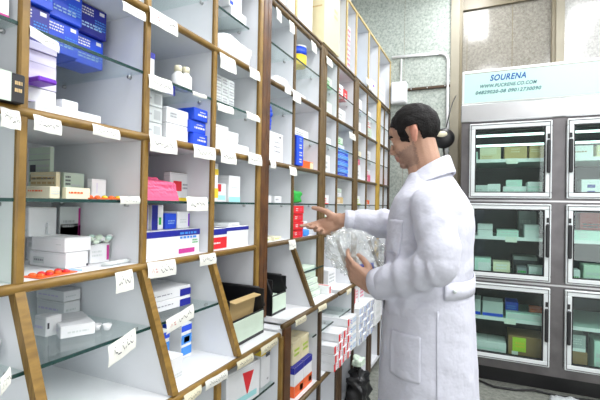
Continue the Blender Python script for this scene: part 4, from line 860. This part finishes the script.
# contents
def fbox(label, x0, x1, dy, dep, z, h, base, dec=(), rz=0):
    return carton_y(label, x0, x1, FY+dy, FY+dy+dep, z, z+h, base, dec, rz)
def carton_y(label, x0, x1, y0, y1, z0, z1, base, dec, rz):
    return carton(label, x0, x1, y0, y1, z0, z1, base, [('N',)+d[1:] if d[0] == 'F' else d for d in dec], rz)
zb = {0: .1665, 1: .8025, 2: 1.4125}; zs = {k: v+.005 for k, v in FSH.items()}
G3 = [('F', .1, .2, .7, .7, 'palegrey', 2)]
FC = [ # label, x0,x1,dy,depth,shelf key,h,base,dec
 ('white-ended beige carton on the lit top fridge shelf, wall side', -.06, .09, .08, .16, zs[2], .10, 'beige', [('F', 0, .45, .8, 1, 'cream'), ('F', .1, .1, .6, .35, 'cardboard', 2)]),
 ('cardboard-brown carton in the middle of the lit top fridge shelf', .115, .27, .08, .16, zs[2], .10, 'cardboard', [('F', .3, .5, .7, .9, 'beige', 2)]),
 ('cardboard-brown carton beside the handle on the lit top fridge shelf', .285, .42, .08, .16, zs[2], .10, 'cardboard', [('F', .1, .5, .5, .8, 'beige', 2)]),
 ('white flat packet leaning at the wall side of the lit top fridge shelf', -.14, -.075, .09, .12, zs[2], .07, 'mint', G3),
 ('dark green carton at the bottom of the upper fridge compartment', -.10, -.0, .09, .14, zb[2], .11, 'palegrey', [('F', .0, .0, .6, .8, 'grey', 3)]),
 ('white slanting carton next to the dark green one in the upper fridge compartment', .0, .09, .09, .14, zb[2], .12, 'white', G3),
 ('wide pale mint carton on the floor of the upper fridge compartment', .11, .27, .08, .16, zb[2], .10, 'white', [('F', .05, .2, .95, .8, 'mint', 3)]),
 ('stacked pale mint carton on the wide one in the upper fridge compartment', .13, .24, .09, .13, zb[2]+.101, .05, 'mint', G3),
 ('pale mint carton beside the handle in the upper fridge compartment', .275, .375, .08, .16, zb[2], .135, 'white', [('F', .05, .2, .95, .8, 'mint', 3)]),
 ('white carton on a tray, wall side of the middle fridge shelf', -.07, .04, .09, .14, zs[1], .095, 'white', [('F', .0, .5, 1, .55, 'grey')]),
 ('low clear tray carton on the middle fridge shelf', .07, .22, .08, .2, zs[1], .055, 'mint', [('F', .05, .1, .95, .85, 'palegrey', 2)]),
 ('white carton rising behind the handle on the middle fridge shelf', .26, .36, .09, .16, zs[1], .10, 'white', [('F', .1, .6, .9, .8, 'mint', 2)]),
 ('grey carton at the rear of the middle fridge shelf', .24, .37, .42, .16, zs[1], .20, 'grey', G3),
 ('mint carton at the wall side floor of the middle fridge compartment', -.10, .03, .08, .16, zb[1], .14, 'mint', [('F', .3, .0, .98, .8, 'white')]),
 ('cream carton with a brown base on the middle compartment floor', .03+.015, .165, .08, .16, zb[1], .12, 'cream', [('F', 0, 0, 1, .3, 'cardboard'), ('F', .2, .5, .8, .9, 'white', 2)]),
 ('small green-labelled carton under the pale bar in the middle compartment', .215, .285, .12, .14, zb[1], .085, 'inkgrey', [('F', .1, .1, .9, .8, 'green', 2)]),
 ('flat white carton lying at the front of the middle compartment floor', .175, .265, .06, .055, zb[1], .03, 'white', G3),
 ('white carton with a blue end by the handle on the middle compartment floor', .292, .40, .08, .16, zb[1], .10, 'white', [('F', .8, .0, 1, 1, 'lightblue'), ('F', .1, .3, .6, .7, 'mint', 2)]),
 ('long pale flat carton lying across at the rear of the middle compartment', .20, .37, .32, .16, zb[1], .15, 'palegrey', [('F', 0, 0, 1, .8, 'ink')]),
 ('pale rounded-top carton on the lower fridge shelf, wall side', -.13, -.04, .09, .16, zs[0], .12, 'palegrey', [('F', 0, 0, 1, .2, 'blue')]),
 ('broad pale carton with a blue base on the lower fridge shelf', -.025, .12, .09, .16, zs[0], .115, 'palegrey', [('F', 0, 0, 1, .2, 'blue')]),
 ('bright blue carton on the lower fridge shelf', .14, .23, .16, .16, zs[0], .11, 'blue', [('F', .1, .5, .8, .8, 'sky', 2)]),
 ('mint tray carton in front of the blue carton on the lower fridge shelf', .14, .40, .07, .08, zs[0], .05, 'mint', [('F', .04, .15, .96, .85, 'palegrey')]),
 ('orange and brown packet at the handle end of the lower fridge shelf', .31, .40, .17, .12, zs[0], .075, 'orange', [('F', .2, .3, .8, .7, 'brown', 2)]),
 ('long white open carton on the bottom fridge floor, wall side', -.12, .145, .08, .2, zb[0], .13, 'white', [('F', .05, .55, .95, .6, 'mint'), ('F', .1, .2, .9, .4, 'mint', 2)]),
 ('large brown cardboard carton with a lime label on the bottom fridge floor', .16, .40, .08, .24, zb[0], .20, 'brown', [('F', .12, .42, .5, .95, 'lime'), ('F', .2, .55, .45, .8, 'yellow', 2), ('F', .1, .25, .28, .42, 'tag')]),
 ('white and cream carton on the lit top shelf of the second fridge column', .56, .69, .08, .16, zs[2], .09, 'white', [('F', .15, .4, .7, .6, 'brown', 1)]),
 ('cardboard carton on the lit top shelf of the second fridge column', .71, .85, .08, .16, zs[2], .09, 'beige', G3),
 ('white carton with blue squares in the upper second-column compartment', .62, .74, .08, .16, zb[2], .15, 'white', [('F', .3, .6, .7, .75, 'navy'), ('F', .3, .3, .7, .45, 'navy'), ('F', .0, .1, .2, .3, 'ink')]),
 ('flat white carton on the upper second-column compartment floor', .53, .61, .07, .08, zb[2], .04, 'white', G3),
 ('mint tray carton on the middle shelf of the second fridge column', .53, .80, .08, .16, zs[1], .07, 'mint', [('F', .3, .2, .5, .8, 'palegrey', 2)]),
 ('dark red carton standing at the rear of the second-column middle shelf', .66, .86, .35, .16, zs[1], .20, 'red', [('F', .1, .4, .9, .6, 'ink', 2)]),
 ('small carton with green squares on the second-column middle floor', .535, .62, .08, .12, zb[1], .10, 'white', [('F', .1, .15, .9, .6, 'green', 2)]),
 ('large pale carton on the second-column middle floor', .64, .80, .08, .16, zb[1], .14, 'palegreen', G3),
 ('brown carton on the second-column bottom floor', .53, .67, .08, .2, zb[0]+.042, .10, 'brown', []),
 ('grey-green carton on top of the brown one in the second fridge column', .54, .66, .09, .16, zb[0]+.144, .12, 'grey', [('F', .0, .0, 1, .2, 'white'), ('F', .2, .4, .8, .8, 'palegrey', 3)]),
 ('flat mint carton under the brown one in the second fridge column', .53, .68, .07, .2, zb[0], .04, 'mint', []),
 ('mint upright carton beyond the brown one in the second fridge column', .71, .83, .08, .2, zb[0], .24, 'mint', G3),
]
for lab, x0, x1, dy, dep, z, h, base, dec in FC: fbox(lab, x0, x1, dy, dep, z, h, base, dec)

# floor litter
m = MB(); m.tube([(-.05, 3.50, .012), (.06, 3.43, .010), (.2, 3.44, .010), (.33, 3.50, .010), (.48, 3.47, .010), (.7, 3.50, .010), (1.2, 3.46, .010)], .008, 'blackrubber', 8)
tag(m.build('power_cable'), 'dark power cable lying on the floor along the foot of the refrigerator', 'cable')
o = bag_mesh(.17, .12, .05, 'p_grey', 71, .02).build('plastic_wrapper'); o.location = (.50, 3.33, .002); tag(o, 'crumpled grey plastic wrapper on the stone floor before the refrigerator', 'wrapper')

# ------------------------------------------------------------------ the person
per = empty('person', 'dark-haired person in a white lab coat facing the shelves, holding a clear plastic bag', 'person', (-.18, 1.53, 0))
def putp(o, par=None):
    o.parent = par or per
    if par is None: o.matrix_parent_inverse = Matrix.Translation(-Vector(per.location))
    return o
def V(px, py, Y): return at(px, py, 'Y', Y)
b = MB(); SK = 'skin'
# head frame
pitch = math.radians(17); yaw = math.radians(4)
HC = V(413.8, 135.3, 1.535); HS = .895
Fv = Vector((-math.cos(pitch)*math.cos(yaw), math.cos(pitch)*math.sin(yaw), -math.sin(pitch))).normalized()
Lv = Vector((-math.sin(yaw), -math.cos(yaw), 0)).normalized()
Uv = Fv.cross(Lv).normalized()
HR = Matrix((Fv, Lv, Uv)).transposed()
def hp(x, y, z): return HC + HR @ (Vector((x, y, z))*HS)
def hell(c, r, rot=None): b.ell(hp(*c), [q*HS for q in r], SK, HR if rot is None else HR @ rot, 24, 16)
hell((-.008, 0, .028), (.094, .073, .088))
hell((.028, 0, -.03), (.060, .057, .083))
hell((.024, 0, -.082), (.056, .050, .036)); hell((.068, 0, -.103), (.021, .024, .018))
hell((.074, 0, .030), (.018, .044, .034)); hell((.079, 0, .008), (.014, .043, .010))
b.cap(hp(.084, 0, .004), .0075, hp(.106, 0, -.040), .0088, SK)
for s in (1, -1):
    b.ell(hp(.096, s*.012, -.045), (.011, .0075, .008), SK, HR)
    hell((.052, s*.036, -.034), (.030, .022, .03)); hell((.076, s*.031, -.010), (.012, .015, .009))
    rot = Matrix.Rotation(math.radians(-14), 3, 'Y')
    b.ell(hp(-.018, s*.076, -.006), (.0145, .008, .028), SK, HR @ rot @ Matrix.Rotation(s*math.radians(-18), 3, 'Z'))
    b.ell(hp(-.012, s*.073, -.030), (.010, .008, .012), SK, HR)
hell((.084, 0, -.060), (.014, .022, .012)); hell((.089, 0, -.0685), (.010, .022, .0055)); hell((.086, 0, -.080), (.011, .020, .0065))
neck = Vector((-.185, 1.53, 1.44))
b.cap(hp(-.022, 0, -.035), .049, neck, .053, SK); b.cap(hp(.012, 0, -.085), .038, neck+Vector((-.03, 0, 0)), .045, SK)
# trunk, arms, legs under the clothes
b.ell((-.18, 1.53, 1.25), (.11, .17, .22), SK); b.ell((-.18, 1.53, 1.0), (.105, .155, .17), SK); b.ell((-.18, 1.53, .9), (.10, .155, .12), SK)
SHn, ELn = Vector((-.165, 1.325, 1.34)), V(442, 266, 1.265)
SHf, ELf = Vector((-.175, 1.715, 1.345)), V(402, 226, 1.77)
WRn, WRf = V(372, 286, 1.40), V(341, 220.5, 1.68)
for a_, c_, e_ in ((SHn, ELn, WRn), (SHf, ELf, WRf)):
    b.cap(a_, .055, c_, .042, SK); b.cap(c_, .042, e_, .029, SK)
for s in (-1, 1):
    hipj = Vector((-.18, 1.53+s*.09, .88)); kn = Vector((-.20, 1.53+s*.10, .49)); an = Vector((-.165, 1.53+s*.105, .09))
    b.cap(hipj, .08, kn, .055, SK); b.cap(kn, .052, an, .036, SK); b.cap(an+Vector((.02, 0, -.045)), .034, an+Vector((-.15, s*.02, -.062)), .026, SK)
# hands
def hand(wrist, xd, zd, left, curls, spread, thumb):
    x = Vector(xd).normalized(); z = Vector(zd); z = (z-x*z.dot(x)).normalized(); y = z.cross(x)
    if left: y = -y
    def P(a, c, d): return wrist + x*a + y*c + z*d
    ys = [.027, .009, -.009, -.026]; lens = [(.042, .025, .020), (.046, .028, .021), (.042, .026, .020), (.033, .020, .018)]; xk = [.090, .093, .088, .080]
    for i in range(4):
        b.cap(P(.0, ys[i]*.6, 0), .018, P(xk[i], ys[i], 0), .0125, SK, 12)
        a = 0; sp = spread[i]; p = (xk[i], ys[i], 0.0); r = .0098 if i < 3 else .0086
        for j, l in enumerate(lens[i]):
            a += math.radians(curls[i][j]); d = (math.cos(a)*math.cos(sp)*l, math.cos(a)*math.sin(sp)*l, -math.sin(a)*l)
            q = (p[0]+d[0], p[1]+d[1], p[2]+d[2]); b.cap(P(*p), r, P(*q), r*.92, SK, 12); p = q; r *= .92
    zz = Matrix((x, y, z)).transposed() if not left else Matrix((x, y, z)).transposed()
    b.ell(P(.048, .002, -.003), (.046, .037, .015), SK, zz); b.ell(P(.028, .022, -.010), (.03, .018, .015), SK, zz)
    b.cap(P(-.03, 0, 0), .027, P(.01, 0, 0), .026, SK, 14)
    p = P(.02, .02, -.008)
    for l, r0, r1, dv in thumb:
        q = p + (x*dv[0]+y*dv[1]+z*dv[2]).normalized()*l; b.cap(p, r0, q, r1, SK, 12); p = q
WRf_ = WRf
hand(WRf_, (-.90, -.12, -.36), (.12, .93, -.12), False, [(18, 12, 8), (40, 40, 25), (55, 50, 30), (62, 50, 30)], [.02, 0, -.05, -.12],
     [(.045, .0165, .0135, (.55, .75, -.2)), (.036, .0125, .0108, (.75, .62, -.05)), (.028, .0108, .0085, (.85, .5, .05))])
hand(WRn, (-.84, .20, .46), (-.10, -.90, -.30), True, [(20, 22, 15), (28, 28, 18), (32, 30, 20), (36, 32, 20)], [.05, .0, -.04, -.1],
     [(.042, .0165, .0135, (.8, .48, -.45)), (.034, .0125, .0108, (.95, .1, -.35)), (.027, .0108, .0085, (1, -.05, -.2))])
body = b.build('body'); 
md = body.modifiers.new('r', 'REMESH'); md.mode = 'VOXEL'; md.voxel_size = .0036; md.use_smooth_shade = True
md = body.modifiers.new('s', 'SMOOTH'); md.iterations = 4; md.factor = .5
bake(body); me = body.data; me.materials.clear()
for k in ('skin', 'stubble', 'lip', 'ear'): me.materials.append(M[k])
Hi = HR.transposed(); mi = []
for p in me.polygons:
    q = (Hi @ (p.center-HC))/HS; k = 0
    if q.length < .17:
        n_ = noise.noise(q*60)*.006+noise.noise(q*220)*.010
        if q.z < -.052+n_ + max(0, .03-q.x)*.6 and q.z > -.125 and q.x > .0-n_ and not (q.x > .088 and q.z > -.058): k = 1
        if q.x > .03 and q.z < -.055 and q.z > -.06 and abs(q.y) < .02: k = 1
        if q.x > .080 and abs(q.y) < .022 and -.086 < q.z < -.064: k = 2
        if abs(q.y) > .0715 and -.05 < q.z < .03 and q.x < .008 : k = 3
    mi.append(k)
me.polygons.foreach_set('material_index', mi); putp(body)
for s in (1, -1):
    m = MB(); m.ell(hp(.0805, s*.031, -.011), (.009, .011, .0065), 'eye', HR, 12, 8); m.ell(hp(.0875, s*.031, -.013), (.003, .005, .0045), 'iris', HR, 10, 6); putp(m.build('eye'))
    m = MB(); m.tube([hp(.090, s*.012, .013), hp(.090, s*.026, .019), hp(.082, s*.040, .017), hp(.073, s*.048, .010)], [.003, .005, .0045, .002], 'hair', 8); putp(m.build('eyebrow'))
# hair
hb = bmesh.new(); bmesh.ops.create_uvsphere(hb, u_segments=120, v_segments=80, radius=1)
def keep(q):
    x, y, z = q
    if z >= .062: return x < (.082 if z < .075 else .2)
    xb = .050+(z-.03)*.95 if z > .03 else .047
    if x > xb: return False
    if x > .010: return z > -.034-.1*(.057-x)+max(0, x-.04)*.8
    if x > -.036: return z > .020
    return z > -.060-.65*(-.036-x)
for v in hb.verts:
    d = v.co.copy(); q = Vector((-.012+d.x*.1005, d.y*.0805, .031+d.z*.0965))
    if q.z < -.02: 
        t_ = min(1, (-.02-q.z)/.05); q.x += t_*.012*(1 if q.x < 0 else 0); q.y *= 1-.10*t_
    q += d*noise.noise(q*45)*.0028
    v.co = q
bmesh.ops.delete(hb, geom=[v for v in hb.verts if not keep(v.co+Vector((0, 0, noise.noise(v.co*90)*.005)))], context='VERTS')
for v in hb.verts: v.co = HC + HR @ (v.co*HS)
hm = bpy.data.meshes.new('hair'); hb.to_mesh(hm); hb.free(); hm.materials.append(M['hair'])
for p in hm.polygons: p.use_smooth = True
ho = bpy.data.objects.new('hair', hm); COL.objects.link(ho); md = ho.modifiers.new('t', 'SOLIDIFY'); md.thickness = .012; md.offset = -1; bake(ho); putp(ho)
# coat
c = MB(); CT = 'coat'; NS = 40
rings = [(.50, -.180, .160, .225), (.65, -.181, .160, .222), (.80, -.182, .157, .218), (.95, -.185, .150, .212), (1.08, -.187, .146, .205), (1.18, -.187, .147, .207),
         (1.28, -.181, .146, .200), (1.34, -.181, .138, .195), (1.38, -.183, .120, .188), (1.41, -.183, .10, .150), (1.438, -.185, .085, .108), (1.468, -.188, .068, .078)]
vs = []
for z, cx, a, bb in rings:
    for k in range(NS):
        t = 2*math.pi*k/NS; e = .85
        vs.append((cx+a*math.copysign(abs(math.cos(t))**e, math.cos(t)), 1.53+bb*math.copysign(abs(math.sin(t))**e, math.sin(t)), z))
fs = [(i*NS+k, i*NS+(k+1) % NS, (i+1)*NS+(k+1) % NS, (i+1)*NS+k) for i in range(len(rings)-1) for k in range(NS)]
fs.append(tuple(range(NS))[::-1]); fs.append(tuple((len(rings)-1)*NS+k for k in range(NS)))
c.add(vs, fs, CT, True)
def lerp(a_, b_, t): return a_+(b_-a_)*t
CUn = lerp(ELn, WRn, .90); CUf = lerp(ELf, WRf, .93)
def sleeve(sh, el, cu, r):
    path = [sh+Vector((0, 0, .015)), lerp(sh, el, .3)+Vector((.006, 0, 0)), lerp(sh, el, .65)+Vector((.004, 0, 0)), el, lerp(el, cu, .35), lerp(el, cu, .7), cu]
    # round the elbow a little
    path[3] = el*.8+(path[2]+path[4])*.1
    for i in range(len(path)-1):
        c.cap(path[i], r[i], path[i+1], r[i+1], CT, 20) if i < len(path)-2 else c.tube([path[i], path[i+1]], [r[i], r[i+1]], CT, 20)
sleeve(SHn, ELn, CUn, [.058, .064, .062, .060, .058, .055, .050])
sleeve(SHf, ELf, CUf, [.064, .074, .074, .070, .064, .054, .045])
coat = c.build('lab_coat')
md = coat.modifiers.new('r', 'REMESH'); md.mode = 'VOXEL'; md.voxel_size = .007; md.use_smooth_shade = True
md = coat.modifiers.new('s', 'SMOOTH'); md.iterations = 6; md.factor = .5
bake(coat)
# cloth folds worked into the coat's surface
me = coat.data
nrm = [v.normal.copy() for v in me.vertices]
def near_line(p, a_, b_):
    d = b_-a_; t = max(0, min(1, (p-a_).dot(d)/d.dot(d))); return (p-(a_+d*t)).length, t
for v, n_ in zip(me.vertices, nrm):
    p = v.co; f = 0
    dn, tn = near_line(p, ELn, CUn); du, tu = near_line(p, SHn, ELn); df, tf = near_line(p, ELf, CUf)
    if dn < .10 and dn < du: f += .0038*math.sin(tn*24+noise.noise(p*9)*4+p.z*12)*min(1, dn/.04)
    elif df < .10: f += .0038*math.sin(tf*22+noise.noise(p*9)*4+p.z*14)
    elif du < .105: f += .0024*math.sin(tu*15+p.x*26+noise.noise(p*8)*3.5)*min(1, tu*1.3)
    if p.z < 1.06 and dn > .1:
        a_ = math.atan2(p.y-1.53, p.x+.183); lo = min(1, (1.08-p.z)/.3)
        f += (.006*math.sin(a_*7+noise.noise(p*3)*2.4)*lo + .004*noise.noise(Vector((p.x*9, p.y*9, p.z*5))))
    if 1.06 <= p.z < 1.3 and du > .1: f += .0035*noise.noise(Vector((p.x*9, p.y*9, p.z*24)))
    f += .0018*noise.noise(p*11) + .0007*noise.noise(p*30)
    v.co = p + n_*f
putp(coat)
def surf_ring(z, off, k0, k1, n=40):
    # point on the coat's torso ring at height z
    for (z0, c0, a0, b0), (z1, c1, a1, b1) in zip(rings[:-1], rings[1:]):
        if z0 <= z <= z1: break
    t = (z-z0)/(z1-z0); cx, a, bb = lerp(c0, c1, t), lerp(a0, a1, t), lerp(b0, b1, t); e = .85; out = []
    for k in range(n+1):
        g = k0+(k1-k0)*k/n
        out.append(Vector((cx+(a+off)*math.copysign(abs(math.cos(g))**e, math.cos(g)), 1.53+(bb+off)*math.copysign(abs(math.sin(g))**e, math.sin(g)), z)))
    return out
def band(name, zs_, k0, k1, offs, mname='coat', thick=.004, par=None):
    m = MB(); rows = [surf_ring(z, o_, k0, k1) for z, o_ in zip(zs_, offs)]; n = len(rows[0])
    m.add([p for r in rows for p in r], [(j*n+i, j*n+i+1, (j+1)*n+i+1, (j+1)*n+i) for j in range(len(rows)-1) for i in range(n-1)], mname, True)
    o = m.build(name); md = o.modifiers.new('t', 'SOLIDIFY'); md.thickness = thick; md.offset = 0; bake(o); return putp(o, par)
hb_ = band('back_belt', (1.062, 1.085, 1.115), -1.15, .9, (.004, .006, .004), par=coat)
for g in (-.95,):
    q = surf_ring(1.09, .012, g, g+.01, 1)[0]; m = MB(); m.ell(q, (.007, .007, .007), 'p_palegrey', None, 12, 8); putp(m.build('belt_button'), coat)
# collar: stand and fall round the neck, open towards the shelves
m = MB(); n = 36; rows = []
for (zz, rx, ry, dz) in ((1.445, .070, .076, 0), (1.492, .060, .064, .0), (1.500, .066, .070, 0), (1.455, .080, .100, 0), (1.432, .090, .120, 0)):
    r_ = []
    for k in range(n+1):
        g = math.radians(-142+284*k/n); fr_ = max(0, -math.cos(g))
        r_.append(Vector((-.188+rx*math.cos(g)-.03*fr_, 1.53+ry*math.sin(g), zz-.030*fr_**1.5-.006*fr_+.036*math.cos(g))))
    rows.append(r_)
m.add([p for r in rows for p in r], [(j*(n+1)+i, j*(n+1)+i+1, (j+1)*(n+1)+i+1, (j+1)*(n+1)+i) for j in range(len(rows)-1) for i in range(n)], 'coat', True)
o = m.build('collar'); md = o.modifiers.new('t', 'SOLIDIFY'); md.thickness = .007; md.offset = 1; md = o.modifiers.new('s', 'SUBSURF'); md.levels = md.render_levels = 1; bake(o); putp(o, coat)
# shirt seen in the collar opening
m = MB(); m.ell((-.245, 1.53, 1.43), (.022, .03, .045), 'p_ink', None, 16, 10); putp(m.build('dark_shirt'))
# chest pocket, side seam, hip pocket, cuffs
def patch(name, z0, z1, g0, g1, off=.007):
    m = MB(); rows = [surf_ring(z0+(z1-z0)*k/10, .02, g0, g1, 16) for k in range(11)]; n = 17
    m.add([p for r in rows for p in r], [(j*n+i, j*n+i+1, (j+1)*n+i+1, (j+1)*n+i) for j in range(10) for i in range(16)], 'coat', True)
    o = m.build(name); md = o.modifiers.new('w', 'SHRINKWRAP'); md.target = coat; md.offset = .0025; md.wrap_mode = 'ON_SURFACE'; md.wrap_method = 'NEAREST_SURFACEPOINT'; md = o.modifiers.new('m', 'SMOOTH'); md.iterations = 6; md.factor = .5
    md = o.modifiers.new('t', 'SOLIDIFY'); md.thickness = .003; md.offset = 0; bake(o); return putp(o, coat)
patch('chest_pocket', 1.19, 1.31, math.radians(-142), math.radians(-112))
patch('side_seam', .53, 1.05, math.radians(-74), math.radians(-71.5), .006)
patch('front_placket', .53, 1.36, math.radians(-172), math.radians(-158), .006)
patch('hip_pocket', .80, .955, math.radians(-128), math.radians(-88), .006)
for nm, cu, el, r in (('cuff', CUn, ELn, .0515), ('cuff', CUf, ELf, .0445)):
    d = (cu-el).normalized(); m = MB(); m.tube([cu-d*.035, cu-d*.03, cu+d*.002, cu+d*.004], [r+.001, r+.003, r+.002, r-.002], 'coat', 28); putp(m.build(nm), coat)
m = MB()
for k in range(5): m.ell(surf_ring(.62+.14*k, .006, math.pi-.12, math.pi, 1)[0], (.004, .007, .007), 'p_palegrey', None, 12, 8)
putp(m.build('button'), coat)
# trousers and shoes
t_ = MB()
for s in (-1, 1):
    hipj = Vector((-.18, 1.53+s*.085, .80)); kn = Vector((-.195, 1.53+s*.10, .49)); an = Vector((-.15, 1.53+s*.105, .075))
    t_.cap(hipj, .092, kn, .076, 'trousers', 20); t_.tube([kn, lerp(kn, an, .5), an], [.076, .068, .064], 'trousers', 20)
tr = t_.build('trousers'); md = tr.modifiers.new('r', 'REMESH'); md.mode = 'VOXEL'; md.voxel_size = .008; md.use_smooth_shade = True
md = tr.modifiers.new('s', 'SMOOTH'); md.iterations = 6; bake(tr); putp(tr)
for s in (-1, 1):
    m = MB(); x0 = -.155; y0 = 1.53+s*.105; vs = []; ns = 14; prof = []
    for i in range(ns+1):
        u = i/ns; x = x0+.065-.29*u; w = .030+.018*math.sin(math.pi*min(1, u*1.05))*(1 if u < .9 else 1-(u-.9)*5); h = .085-.045*min(1, u*1.5) if u < .9 else .04-.02*(u-.9)*10
        if u in (0, 1): w *= .6
        for k in range(12):
            a = 2*math.pi*k/12; vs.append((x, y0+s*.02*u+w*1.05*math.cos(a), max(.002, h/2+h/2*1.05*math.sin(a))))
    m.add(vs, [(i*12+k, i*12+(k+1) % 12, (i+1)*12+(k+1) % 12, (i+1)*12+k) for i in range(ns) for k in range(12)]+[tuple(range(12))[::-1], tuple(ns*12+k for k in range(12))], 'shoe', True)
    putp(m.build('shoe'))

# clear plastic bag between the hands
ctr = V(360, 257, 1.53)
bm = bmesh.new(); bmesh.ops.create_icosphere(bm, subdivisions=6, radius=1)
for v in bm.verts:
    d = v.co.normalized(); p = Vector((d.x*.112, d.y*.08, d.z*.092))
    p.x -= .16*max(0, d.z)*.35; p.x += .05*max(0, -d.z)
    q1 = 1-abs(noise.noise(d*2.6+Vector((3, 1, 2)))); q2 = 1-abs(noise.noise(d*6+Vector((9, 4, 2)))); q3 = noise.noise(d*13)
    p += d*((q1-.75)*.075+(q2-.8)*.022+q3*.003); v.co = p + ctr
me = bpy.data.meshes.new('plastic_bag'); bm.to_mesh(me); bm.free(); me.materials.append(M['plasticbag'])
o = bpy.data.objects.new('plastic_bag', me); COL.objects.link(o); o.data.polygons.foreach_set('use_smooth', [True]*len(me.polygons))
tag(o, 'crumpled clear plastic bag held between the two hands', 'plastic bag')
o = carton_mesh(.03, .075, .024, 'blue', [('F', .1, .2, .6, .8, 'white', 1)]).build('medicine_carton'); p = V(365, 271, 1.56); o.location = p; o.rotation_euler = (.2, .25, -1.3); tag(o, 'small blue carton seen inside the clear plastic bag', 'box')
